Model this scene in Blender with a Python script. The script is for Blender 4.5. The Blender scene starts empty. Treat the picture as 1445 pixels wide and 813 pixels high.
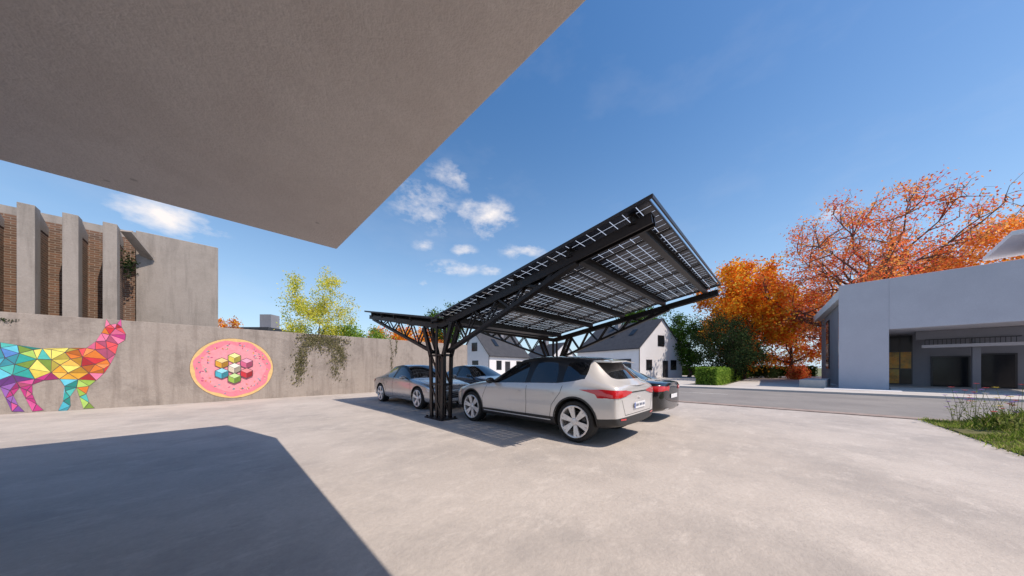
import bpy, bmesh, math, random
import numpy as np
from mathutils import Vector, Matrix
from mathutils.geometry import delaunay_2d_cdt
from mathutils.bvhtree import BVHTree
C = bpy.context.scene.collection
PI = math.pi
FOC, CX, HY, H = 400.0, 722.5, 519.0, 1.3
F = (0.7206, 0.6934); R = (0.6934, -0.7206)
def ray(px):
    s = (px-CX)/FOC
    return (F[0]+s*R[0], F[1]+s*R[1])
def ZP(px, Z):
    d = ray(px); return (d[0]*Z, d[1]*Z)
def CP(Xc, Z): return (F[0]*Z+R[0]*Xc, F[1]*Z+R[1]*Xc)
def WP(px, py, yp):
    d = ray(px); t = yp/d[1]; return (d[0]*t, H+(HY-py)/FOC*t)
def HT(py, Z): return H+(HY-py)/FOC*Z

# ---------------------------------------------------------------- materials
class NT:
    def __init__(s, m):
        m.use_nodes = True; s.t = m.node_tree; s.n = s.t.nodes; s.n.clear()
    def add(s, typ, **kw):
        n = s.n.new(typ)
        for k, v in kw.items(): setattr(n, k, v)
        return n
    def ln(s, a, b): s.t.links.new(a, b)
    def math(s, op, a, b=None, clamp=False):
        n = s.n.new('ShaderNodeMath'); n.operation = op; n.use_clamp = clamp
        for i, v in enumerate((a, b)):
            if v is None: continue
            if isinstance(v, (int, float)): n.inputs[i].default_value = v
            else: s.ln(v, n.inputs[i])
        return n.outputs[0]
    def mix(s, f, a, b, bt='MIX'):
        n = s.n.new('ShaderNodeMix'); n.data_type = 'RGBA'; n.blend_type = bt
        for idx, v in ((0, f), (6, a), (7, b)):
            if isinstance(v, (int, float)): n.inputs[idx].default_value = v
            elif isinstance(v, tuple): n.inputs[idx].default_value = (*v[:3], 1)
            else: s.ln(v, n.inputs[idx])
        return n.outputs[2]
    def ramp(s, f, lo, hi):
        n = s.n.new('ShaderNodeMapRange'); n.inputs[1].default_value = lo; n.inputs[2].default_value = hi
        s.ln(f, n.inputs[0]); return n.outputs[0]
    def noise(s, vec, scale, detail=6, rough=.6):
        n = s.n.new('ShaderNodeTexNoise'); n.inputs['Scale'].default_value = scale
        n.inputs['Detail'].default_value = detail; n.inputs['Roughness'].default_value = rough
        s.ln(vec, n.inputs['Vector']); return n.outputs[0]
    def scaled(s, vec, sc):
        n = s.n.new('ShaderNodeMapping'); n.inputs['Scale'].default_value = sc
        s.ln(vec, n.inputs['Vector']); return n.outputs[0]
def pmat(name, col, rough=.6, metal=0, coat=0, coatr=.03, spec=.5, var=1):
    m = bpy.data.materials.new(name); t = NT(m)
    o = t.add('ShaderNodeOutputMaterial'); b = t.add('ShaderNodeBsdfPrincipled')
    g = t.add('ShaderNodeTexCoord')
    nz = t.noise(g.outputs['Object'], 9, 2)
    c = t.mix(t.ramp(nz, .35, .65), tuple(x*(1-.08*var) for x in col), tuple(min(1, x*(1+.05*var)) for x in col))
    t.ln(c, b.inputs['Base Color'])
    b.inputs['Roughness'].default_value = rough; b.inputs['Metallic'].default_value = metal
    b.inputs['Coat Weight'].default_value = coat; b.inputs['Coat Roughness'].default_value = coatr
    b.inputs['Specular IOR Level'].default_value = spec
    t.ln(b.outputs[0], o.inputs[0]); return m
def surf(name, c1, c2, scale=1.0, rough=.85, bump=.2, fine=30, stain=None, stain_amt=.5, stain_scale=.5, streak=0, streak_col=(.1,.09,.08), pores=0, spec=.3, worn=None):
    m = bpy.data.materials.new(name); t = NT(m)
    o = t.add('ShaderNodeOutputMaterial'); b = t.add('ShaderNodeBsdfPrincipled')
    p = t.add('ShaderNodeNewGeometry').outputs['Position']
    n1 = t.noise(p, scale, 5, .62); n2 = t.noise(p, fine, 3, .7)
    col = t.mix(t.ramp(n1, .3, .7), c1, c2)
    col = t.mix(t.math('MULTIPLY', t.ramp(n2, .35, .75), .25), col, tuple(x*.55 for x in c1))
    if stain:
        n3 = t.noise(p, stain_scale, 9, .74)
        k = t.math('MULTIPLY', t.ramp(n3, .46, .62), stain_amt)
        col = t.mix(k, col, stain)
    if worn:
        n6 = t.noise(t.scaled(p, (1,1.7,1)), worn[0], 8, .78)
        col = t.mix(t.math('MULTIPLY', t.ramp(n6, .53, .66), worn[1]), col, worn[2])
    if streak:
        n5 = t.noise(t.scaled(p, (3.0, 3.0, .25)), 1.6, 6, .65)
        col = t.mix(t.math('MULTIPLY', t.ramp(n5, .48, .75), streak), col, streak_col)
    if pores:
        v = t.add('ShaderNodeTexVoronoi'); v.inputs['Scale'].default_value = pores; t.ln(p, v.inputs['Vector'])
        kk = t.math('LESS_THAN', v.outputs['Distance'], .085)
        nn = t.noise(p, pores*.3, 2)
        kk = t.math('MULTIPLY', kk, t.math('GREATER_THAN', nn, .54))
        col = t.mix(t.math('MULTIPLY', kk, .5), col, tuple(x*.4 for x in c1))
    t.ln(col, b.inputs['Base Color']); b.inputs['Roughness'].default_value = rough
    b.inputs['Specular IOR Level'].default_value = spec
    if bump:
        bp = t.add('ShaderNodeBump'); bp.inputs['Strength'].default_value = bump; bp.inputs['Distance'].default_value = .02
        t.ln(n2, bp.inputs['Height']); t.ln(bp.outputs[0], b.inputs['Normal'])
    t.ln(b.outputs[0], o.inputs[0]); return m
def leafmat(name, col, trans=.4):
    m = bpy.data.materials.new(name); t = NT(m)
    o = t.add('ShaderNodeOutputMaterial'); d = t.add('ShaderNodeBsdfDiffuse'); tr = t.add('ShaderNodeBsdfTranslucent')
    p = t.add('ShaderNodeNewGeometry').outputs['Position']
    n = t.noise(p, .9, 2)
    c = t.mix(t.ramp(n, .3, .7), tuple(x*.72 for x in col), tuple(min(1, x*1.15) for x in col))
    t.ln(c, d.inputs[0]); t.ln(c, tr.inputs[0])
    mx = t.add('ShaderNodeMixShader'); mx.inputs[0].default_value = trans
    t.ln(d.outputs[0], mx.inputs[1]); t.ln(tr.outputs[0], mx.inputs[2]); t.ln(mx.outputs[0], o.inputs[0]); return m
def brickmat():
    m = bpy.data.materials.new('brickwork'); t = NT(m)
    o = t.add('ShaderNodeOutputMaterial'); b = t.add('ShaderNodeBsdfPrincipled')
    p = t.add('ShaderNodeNewGeometry').outputs['Position']
    s = t.add('ShaderNodeSeparateXYZ'); t.ln(p, s.inputs[0])
    c = t.add('ShaderNodeCombineXYZ'); t.ln(t.math('ADD', s.outputs[0], s.outputs[1]), c.inputs[0]); t.ln(s.outputs[2], c.inputs[1])
    k = t.add('ShaderNodeTexBrick'); t.ln(c.outputs[0], k.inputs['Vector'])
    k.inputs['Color1'].default_value = (.22,.115,.07,1); k.inputs['Color2'].default_value = (.12,.07,.048,1); k.inputs['Mortar'].default_value = (.27,.225,.18,1)
    k.inputs['Scale'].default_value = 1; k.inputs['Mortar Size'].default_value = .010; k.inputs['Brick Width'].default_value = .21; k.inputs['Row Height'].default_value = .075
    n = t.noise(p, 6, 4)
    col = t.mix(t.math('MULTIPLY', t.ramp(n, .45, .7), .4), k.outputs['Color'], (.12,.085,.065))
    t.ln(col, b.inputs['Base Color']); b.inputs['Roughness'].default_value = .9
    bp = t.add('ShaderNodeBump'); bp.inputs['Strength'].default_value = .5; bp.inputs['Distance'].default_value = .02; bp.invert = True
    t.ln(k.outputs['Fac'], bp.inputs['Height']); t.ln(bp.outputs[0], b.inputs['Normal'])
    t.ln(b.outputs[0], o.inputs[0]); return m
def panelmat():
    m = bpy.data.materials.new('solar_cells'); t = NT(m)
    o = t.add('ShaderNodeOutputMaterial'); b = t.add('ShaderNodeBsdfPrincipled')
    g = t.add('ShaderNodeTexCoord'); s = t.add('ShaderNodeSeparateXYZ'); t.ln(g.outputs['Object'], s.inputs[0])
    def line(out, n, L, off, w):
        f = t.math('FRACT', t.math('MULTIPLY', t.math('SUBTRACT', out, off), n/L))
        return t.math('GREATER_THAN', t.math('ABSOLUTE', t.math('SUBTRACT', f, .5)), .5-w)
    lx = line(s.outputs[0], 6, .99, .02, .028); ly = line(s.outputs[1], 9, 1.67, .03, .026)
    L = t.math('MAXIMUM', lx, ly)
    wn = t.add('ShaderNodeTexWhiteNoise'); wn.noise_dimensions = '3D'
    sn = t.add('ShaderNodeVectorMath', operation='SNAP'); t.ln(g.outputs['Object'], sn.inputs[0]); sn.inputs[1].default_value = (.99/6, 1.67/9, 9)
    t.ln(sn.outputs[0], wn.inputs['Vector'])
    col = t.mix(t.math('MULTIPLY', wn.outputs['Value'], .6), (.022,.028,.046), (.040,.050,.078))
    t.ln(col, b.inputs['Base Color']); b.inputs['Roughness'].default_value = .24; b.inputs['Specular IOR Level'].default_value = .35
    tp = t.add('ShaderNodeBsdfTransparent'); tp.inputs[0].default_value = (1,1,1,1)
    tl = t.add('ShaderNodeBsdfTranslucent'); tl.inputs[0].default_value = (.75,.75,.75,1)
    m2 = t.add('ShaderNodeMixShader'); m2.inputs[0].default_value = .45; t.ln(tp.outputs[0], m2.inputs[1]); t.ln(tl.outputs[0], m2.inputs[2])
    mx = t.add('ShaderNodeMixShader'); t.ln(t.math('MULTIPLY', L, .95), mx.inputs[0]); t.ln(b.outputs[0], mx.inputs[1]); t.ln(m2.outputs[0], mx.inputs[2])
    t.ln(mx.outputs[0], o.inputs[0]); return m

M = {}
M['court'] = surf('court_concrete', (.40,.365,.335), (.50,.462,.425), .45, .72, .4, 24, stain=(.30,.28,.265), stain_amt=.66, stain_scale=.6, worn=(1.7,.5,(.57,.53,.49)))
M['soffit'] = surf('soffit_concrete', (.63,.57,.53), (.69,.63,.59), .8, .9, .5, 40, pores=3.5, stain=(.56,.50,.465), stain_amt=.6, stain_scale=1.2)
M['wall'] = surf('wall_concrete', (.36,.315,.28), (.46,.41,.365), 1.1, .9, .5, 25, stain=(.22,.19,.17), stain_amt=.65, stain_scale=1.1, streak=.68, streak_col=(.19,.16,.14))
M['bconc'] = surf('building_concrete', (.34,.305,.275), (.40,.365,.33), .9, .9, .3, 25, stain=(.24,.215,.19), stain_amt=.55, stain_scale=.9, streak=.45)
M['brick'] = brickmat()
M['ground'] = surf('ground_field', (.12,.14,.06), (.20,.20,.11), .2, .95, .2, 5)
M['asphalt'] = surf('asphalt', (.19,.18,.175), (.24,.23,.22), .6, .9, .3, 60, stain=(.28,.265,.25), stain_amt=.5)
M['pave'] = surf('pavement', (.45,.43,.41), (.54,.52,.49), .9, .9, .2, 20, stain=(.36,.34,.32), stain_amt=.4)
M['kerb'] = surf('kerb_brick', (.24,.19,.17), (.36,.30,.27), 5, .9, .3, 30)
M['linewhite'] = surf('road_paint', (.38,.38,.37), (.6,.6,.58), 3, .8, .1, 30)
M['white'] = surf('white_render', (.74,.74,.76), (.80,.80,.82), .7, .85, .1, 30, stain=(.66,.66,.68), stain_amt=.4)
M['portal'] = surf('lilac_grey_render', (.53,.515,.555), (.60,.585,.625), .6, .85, .1, 30, stain=(.50,.485,.525), stain_amt=.5)
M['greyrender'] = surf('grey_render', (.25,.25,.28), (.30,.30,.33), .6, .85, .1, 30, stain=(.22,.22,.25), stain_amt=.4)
M['darkroof'] = surf('dark_roof', (.035,.037,.045), (.06,.062,.07), 2, .6, .3, 14)
M['darkmetal'] = pmat('black_steel', (.014,.012,.013), .42, .2)
M['steel2'] = pmat('galvanised_dark', (.05,.05,.055), .4, .6)
M['frame'] = pmat('window_frame_dark', (.03,.03,.035), .4)
M['glass'] = pmat('dark_glass', (.012,.014,.018), .12, 0, 0, spec=.4)
M['reflectglass'] = surf('painted_reflection_glass', (.80,.30,.03), (.45,.36,.10), 2.2, .15, 0, 9, stain=(.16,.12,.05), stain_amt=.7, stain_scale=2)  # amber mottling, stain colour included, is a painted reflection of autumn trees
M['carglass'] = pmat('car_glass', (.012,.013,.015), .03, 0, .5, spec=.8)
M['rubber'] = pmat('tyre_rubber', (.018,.018,.019), .75)
M['trim'] = pmat('car_black_trim', (.015,.015,.016), .35)
M['arch'] = pmat('wheel_well', (.006,.006,.006), .9)
M['clad'] = pmat('cladding_plastic', (.03,.03,.032), .5)
M['rim'] = pmat('rim_alloy', (.80,.80,.81), .28, .35)
M['disc'] = pmat('brake_disc', (.12,.12,.13), .3, .8)
M['red'] = pmat('tail_light_red', (.60,.012,.018), .12, 0, .8)
M['lamp'] = pmat('headlight_glass', (.72,.75,.8), .08, .4, 1)
M['plate'] = pmat('plate_white', (.8,.81,.83), .4)
M['blue'] = pmat('plate_blue', (.03,.10,.4), .4)
M['ink'] = pmat('plate_ink', (.03,.06,.16), .5)
M['bark'] = surf('bark', (.07,.05,.04), (.12,.09,.07), 4, .95, .6, 20)
M['barkred'] = surf('bark_reddish', (.13,.065,.05), (.20,.11,.08), 4, .95, .6, 20)
M['cells'] = panelmat()

# ---------------------------------------------------------------- mesh helpers
class MB:
    def __init__(s): s.v = []; s.f = []; s.m = []; s.cur = 0
    def face(s, idx, m=None): s.f.append(tuple(idx)); s.m.append(s.cur if m is None else m)
    def box(s, x0, x1, y0, y1, z0, z1):
        b = len(s.v)
        s.v += [(x0,y0,z0),(x1,y0,z0),(x1,y1,z0),(x0,y1,z0),(x0,y0,z1),(x1,y0,z1),(x1,y1,z1),(x0,y1,z1)]
        for q in ((3,2,1,0),(4,5,6,7),(0,1,5,4),(1,2,6,5),(2,3,7,6),(3,0,4,7)): s.face([b+i for i in q])
        return s
    def bar(s, p, q, w, h, up=(0,0,1)):
        p = Vector(p); q = Vector(q); d = (q-p).normalized(); u = Vector(up)
        if abs(d.dot(u)) > .97: u = Vector((0,1,0))
        sd = d.cross(u).normalized(); u = sd.cross(d).normalized(); b = len(s.v)
        for e in (p, q):
            for a, c in ((-1,-1),(1,-1),(1,1),(-1,1)): s.v.append(tuple(e+sd*a*w/2+u*c*h/2))
        for k in ((3,2,1,0),(4,5,6,7),(0,1,5,4),(1,2,6,5),(2,3,7,6),(3,0,4,7)): s.face([b+i for i in k])
        return s
    def prism(s, poly, z0, z1):
        b = len(s.v); n = len(poly)
        s.v += [(x,y,z0) for x, y in poly]+[(x,y,z1) for x, y in poly]
        s.face([b+i for i in reversed(range(n))]); s.face([b+n+i for i in range(n)])
        for i in range(n): s.face([b+i, b+(i+1)%n, b+n+(i+1)%n, b+n+i])
        return s
    def prism_x(s, poly, x0, x1):   # poly in (y, z)
        b = len(s.v); n = len(poly)
        s.v += [(x0,y,z) for y, z in poly]+[(x1,y,z) for y, z in poly]
        s.face([b+i for i in reversed(range(n))]); s.face([b+n+i for i in range(n)])
        for i in range(n): s.face([b+i, b+(i+1)%n, b+n+(i+1)%n, b+n+i])
        return s
    def quad(s, a, b_, c, d):
        b = len(s.v); s.v += [tuple(a),tuple(b_),tuple(c),tuple(d)]; s.face((b,b+1,b+2,b+3)); return s
    def tube(s, pts, rad, n=6, cap=True):
        pts = [Vector(p) for p in pts]; b = len(s.v)
        for i, p in enumerate(pts):
            d = (pts[min(i+1, len(pts)-1)]-pts[max(i-1,0)])
            d = d.normalized() if d.length > 1e-9 else Vector((0,0,1))
            u = Vector((1,0,0)) if abs(d.x) < .8 else Vector((0,1,0))
            a = d.cross(u).normalized(); c = d.cross(a)
            for k in range(n):
                t = 2*PI*k/n; s.v.append(tuple(p+(a*math.cos(t)+c*math.sin(t))*rad[i]))
        for i in range(len(pts)-1):
            for k in range(n):
                s.face((b+i*n+k, b+i*n+(k+1)%n, b+(i+1)*n+(k+1)%n, b+(i+1)*n+k))
        if cap:
            s.face([b+k for k in range(n)]); s.face([b+(len(pts)-1)*n+k for k in reversed(range(n))])
        return s
    def lathe_y(s, prof, n=40, closed=False):
        b = len(s.v); m = len(prof)
        for k in range(n):
            t = 2*PI*k/n
            for r, y in prof: s.v.append((r*math.cos(t), y, r*math.sin(t)))
        for k in range(n):
            for j in range(m-1 if not closed else m):
                j2 = (j+1)%m; k2 = (k+1)%n
                s.face((b+k*m+j, b+k2*m+j, b+k2*m+j2, b+k*m+j2))
        return s
    def build(s, name, mats, parent=None, smooth=False, bevel=0):
        me = bpy.data.meshes.new(name); me.from_pydata(s.v, [], s.f)
        if not isinstance(mats, (list, tuple)): mats = [mats]
        for m in mats: me.materials.append(m)
        if len(mats) > 1: me.polygons.foreach_set('material_index', s.m)
        if smooth: me.polygons.foreach_set('use_smooth', [True]*len(me.polygons))
        me.update()
        o = bpy.data.objects.new(name, me); C.objects.link(o)
        if parent: o.parent = parent
        if bevel:
            md = o.modifiers.new('bevel', 'BEVEL'); md.width = bevel; md.segments = 2; md.limit_method = 'ANGLE'
        return o
def tag(o, label, cat, group=None):
    o['label'] = label; o['category'] = cat
    if group: o['group'] = group
    return o
def empty(name, loc, label, cat, group=None, rz=0):
    o = bpy.data.objects.new(name, None); C.objects.link(o); o.location = loc; o.rotation_euler = (0,0,rz)
    return tag(o, label, cat, group)
def struct(o): o['kind'] = 'structure'; return o
def fixn(o):
    bm = bmesh.new(); bm.from_mesh(o.data); bmesh.ops.recalc_face_normals(bm, faces=bm.faces); bm.to_mesh(o.data); bm.free(); return o

# ---------------------------------------------------------------- ground
def sheet(name, x0, x1, y0, y1, z, m):
    b = MB(); b.quad((x0,y0,z),(x1,y0,z),(x1,y1,z),(x0,y1,z)); return struct(b.build(name, m))
sheet('ground', -1500, 1500, -1500, 1500, -.012, M['ground'])
sheet('forecourt', -40, 12.1, -30, 15.9, 0, M['court'])
sheet('road', 12.5, 21.2, -200, 300, -.004, M['asphalt'])
b = MB(); b.box(12.1, 12.5, -80, 60, -.02, .025); struct(b.build('kerb', M['kerb'], bevel=.008))
b = MB(); b.box(21.2, 21.35, -80, 120, -.02, .10); struct(b.build('kerb', M['pave'], bevel=.01))
b = MB(); b.box(21.35, 24.0, -80, 120, -.02, .09); struct(b.build('pavement', M['pave']))
b = MB(); b.box(24.0, 60, -60, 3.0, -.02, .07); struct(b.build('driveway', M['pave']))
b = MB(); b.box(24.0, 52, 5.2, 50, -.02, .065); struct(b.build('driveway', M['pave']))
b = MB()
for i in range(-8, 9):
    y = i*9.2-7.2; b.quad((17.2,y,.0005),(17.32,y,.0005),(17.32,y+3,.0005),(17.2,y+3,.0005))
struct(b.build('road_marking', M['linewhite']))

# ---------------------------------------------------------------- overhanging block above the camera
t = empty('concrete_building', (-6,-4,0), 'grey concrete building whose overhanging upper storey fills the top left of the photo', 'building')
def child(mb, name, mat, par, **k):
    o = mb.build(name, mat, par, **k); o.location = (-Vector(par.location)); return o
b = MB(); b.box(-16, 1.25, -9, 4.88, 3.09, 6.87); child(b, 'upper_storey', M['soffit'], t, bevel=.012)
b = MB(); b.box(-15.8, .9, -9, -6.5, -.01, 3.087); child(b, 'ground_floor_wall', M['bconc'], t)

# ---------------------------------------------------------------- mural wall
YW = 15.7
wall = empty('mural_wall', (-1, YW, 0), 'long grey concrete wall painted with a colourful llama and a pink doughnut', 'wall')
b = MB(); b.box(-16, 11.9, YW, YW+.3, -.02, 2.86); child(b, 'wall_body', M['wall'], wall, bevel=.01)
pal = {'violet':(.20,.06,.32),'magenta':(.50,.04,.22),'pink':(.66,.13,.26),'red':(.62,.035,.05),'orange':(.72,.20,.03),'amber':(.74,.38,.04),
       'yellow':(.72,.60,.10),'lime':(.30,.50,.08),'teal':(.03,.38,.34),'cyan':(.07,.45,.58),'blue':(.04,.17,.48),'cream':(.70,.62,.48)}
pn = list(pal); pm = []
for k, v in pal.items():
    for f_ in (.62, 1.0, 1.22): pm.append(pmat('paint_'+k, tuple(min(.85, x*f_+(.05 if f_ > 1.1 else 0)) for x in v), .8))
inkm = pmat('paint_outline', (.09,.06,.09), .8)
out = [(-48,492),(-20,484),(0,483),(25,487),(60,492),(98,491),(122,491),(135,482),(143,470),(148,462),(150,450),(156,458),(165,457),(171,450),(172,462),(178,472),(177,480),(167,486),(163,500),
       (156,514),(147,527),(136,537),(126,545),(122,556),(126,568),(134,576),(118,577),(112,560),(108,547),(99,560),(100,573),(95,580),(82,580),(89,566),(91,545),(84,535),(62,537),(46,543),
       (46,556),(52,570),(62,579),(46,581),(36,562),(28,547),(19,558),(26,572),(35,581),(17,581),(8,562),(0,546),(-18,550),(-14,580),(-30,580),(-36,556),(-50,535),(-58,510)]
o2 = [WP(px, py, YW) for px, py in out]
def inside(p, poly):
    c = False; n = len(poly)
    for i in range(n):
        a = poly[i]; d = poly[i-1]
        if (a[1] > p[1]) != (d[1] > p[1]) and p[0] < (d[0]-a[0])*(p[1]-a[1])/(d[1]-a[1])+a[0]: c = not c
    return c
def cdt(poly, interior):
    vs = [Vector(p) for p in poly]+[Vector(p) for p in interior]; n = len(poly)
    r = delaunay_2d_cdt(vs, [(i,(i+1)%n) for i in range(n)], [], 1, 1e-5)
    return r[0], r[2]
random.seed(5)
ip = []; tries = 0
while len(ip) < 44 and tries < 6000:
    tries += 1
    p = WP(random.uniform(-50,175), random.uniform(455,578), YW)
    if inside(p, o2) and all((p[0]-q[0])**2+(p[1]-q[1])**2 > (.045 if q in ip else .018) for q in ip+o2): ip.append(p)
vs, fs = cdt(o2, ip)
b = MB()
TOP = ['violet','blue','blue','cyan','teal','lime','yellow','yellow','amber','orange','orange','red','pink','red','magenta']
LEGR = ['blue','violet','violet','magenta','pink','magenta']; LEGF = ['teal','cyan','teal','lime','orange','lime']
for f in fs:
    P = [vs[i] for i in f]; c = sum(P, Vector((0,0)))/len(P)
    if c.y < 1.05 and c.x < -3.35: cn = LEGR[int(max(0, min(5, (c.x+4.6)/1.2*6+random.uniform(-1,1))))]
    elif c.y < .9: cn = LEGF[int(max(0, min(5, (c.x+3.4)/.9*6+random.uniform(-1.5,1.5))))]
    else: cn = TOP[int(max(0, min(14, (c.x+4.65)/2.5*14+random.uniform(-1.6,1.6))))]
    mi = pn.index(cn)*3+random.randrange(3)
    for layer in (0, 1):
        q = P if layer == 0 else [c+(p-c)*(1-.012/max(.06,(p-c).length)) for p in P]
        b0 = len(b.v); y = YW-.005-.004*layer
        b.v += [(p.x, y, p.y) for p in q]; b.face(range(b0, b0+len(q)), len(pm) if layer == 0 else mi)
child(b, 'llama_mural', pm+[inkm], wall)
dc = (.47, 1.28); dr = 1.17
dm = [pmat('paint_dough', (.76,.52,.22), .8), pmat('paint_icing', (.82,.24,.31), .8), pmat('paint_icing_light', (.84,.33,.38), .8), inkm]+pm
b = MB()
def disc(rad, layer, m, wob=0, n=90, ph=0):
    b0 = len(b.v); y = YW-.005-.003*layer
    for k in range(n):
        a = 2*PI*k/n; r = rad*(1+wob*math.sin(7*a+ph)+wob*.7*math.sin(11*a+1))
        b.v.append((dc[0]+r*math.cos(a), y, dc[1]+r*math.sin(a)))
    b.face(range(b0, b0+n), m)
disc(dr*1.008, 0, 3); disc(dr, 1, 0); disc(dr*.925, 2, 1, .022); disc(dr*.78, 3, 2, .03, ph=2)
random.seed(8)
for k in range(90):
    a = random.uniform(0, 2*PI); r = dr*random.uniform(.62,.86); t_ = random.uniform(0, PI)
    x = dc[0]+r*math.cos(a); z = dc[1]+r*math.sin(a); y = YW-.024
    ca, sa = math.cos(t_), math.sin(t_); L_, W_ = .03, .009
    b0 = len(b.v); b.v += [(x+ca*i*L_-sa*j*W_, y, z+sa*i*L_+ca*j*W_) for i, j in ((-1,-1),(1,-1),(1,1),(-1,1))]
    b.face(range(b0, b0+4), 4+3*pn.index(random.choice(['cyan','yellow','cream','orange','teal','magenta']))+1)
cube_m = {}
def cube(cx, cz, s, cn, ly):
    w = s*.866; y = YW-.026-.005*ly; mats = cube_m[cn]
    hexa = [(0,s),(w,s*.5),(w,-s*.5),(0,-s),(-w,-s*.5),(-w,s*.5)]
    b0 = len(b.v); b.v += [(cx+p[0]*1.06, y, cz+p[1]*1.06) for p in hexa]; b.face(range(b0,b0+6), 3)
    for face, mi in (([(0,0),(w,s*.5),(0,s),(-w,s*.5)],0), ([(0,0),(-w,s*.5),(-w,-s*.5),(0,-s)],1), ([(0,0),(0,-s),(w,-s*.5),(w,s*.5)],2)):
        mx_ = sum(p[0] for p in face)/4; mz = sum(p[1] for p in face)/4
        b0 = len(b.v); b.v += [(cx+mx_+(p[0]-mx_)*.93, y-.002, cz+mz+(p[1]-mz)*.93) for p in face]; b.face(range(b0,b0+4), mats[mi])
for cn in ('yellow','amber','cyan','cream','red','lime','teal','orange','pink'):
    base = len(dm); c = pal[cn]
    dm += [pmat('cube_top_'+cn, tuple(min(.88, x*1.1+.25) for x in c), .8), pmat('cube_side_'+cn, tuple(x*.95 for x in c), .8), pmat('cube_shade_'+cn, tuple(x*.5 for x in c), .8)]
    cube_m[cn] = (base, base+1, base+2)
for i, (dx, dz, cn) in enumerate([(0,.40,'yellow'),(-.35,.20,'amber'),(.35,.20,'pink'),(0,0,'cream'),(-.35,-.20,'cyan'),(.35,-.20,'red'),(0,-.40,'lime')]):
    cube(dc[0]+dx, dc[1]+dz, .205, cn, i)
child(b, 'doughnut_mural', dm, wall)

# ---------------------------------------------------------------- foliage helpers
def leaves_mesh(name, centers, size, mats, midx, parent=None, seed=1, aspect=.6, jit=.4, flat=False):
    rng = np.random.default_rng(seed); n = len(centers); c = np.asarray(centers, float)
    a = rng.normal(size=(n,3)); q = rng.normal(size=(n,3))
    if flat: a[:,1] *= .25; q[:,1] *= 3
    a /= np.linalg.norm(a, axis=1)[:,None]
    bb = np.cross(a, q); bb /= np.linalg.norm(bb, axis=1)[:,None]
    s = size*(1+jit*(rng.random(n)-.5)*2); a = a*s[:,None]*.5; bb = bb*(s*aspect)[:,None]*.5
    v = np.stack([c-a, c+bb*1.0-a*.1, c+a, c-bb-a*.1], 1).reshape(-1,3)
    me = bpy.data.meshes.new(name); me.vertices.add(4*n); me.vertices.foreach_set('co', v.ravel())
    me.loops.add(4*n); me.loops.foreach_set('vertex_index', np.arange(4*n, dtype=np.int32))
    me.polygons.add(n); me.polygons.foreach_set('loop_start', np.arange(0,4*n,4, dtype=np.int32)); me.polygons.foreach_set('loop_total', np.full(n,4,dtype=np.int32))
    for m in mats: me.materials.append(m)
    me.polygons.foreach_set('material_index', np.asarray(midx, dtype=np.int32)); me.update(calc_edges=True)
    o = bpy.data.objects.new(name, me); C.objects.link(o)
    if parent: o.parent = parent
    return o
def curve_pts(p, q, n, sag, rng):
    p = Vector(p); q = Vector(q); out_ = []
    off = Vector(rng.normal(size=3))*sag*(q-p).length
    for i in range(n+1):
        u = i/n; out_.append(p.lerp(q, u)+off*math.sin(PI*u)+(Vector(rng.normal(size=3))*.02*(q-p).length if 0 < i < n else Vector((0,0,0))))
    return out_
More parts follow.
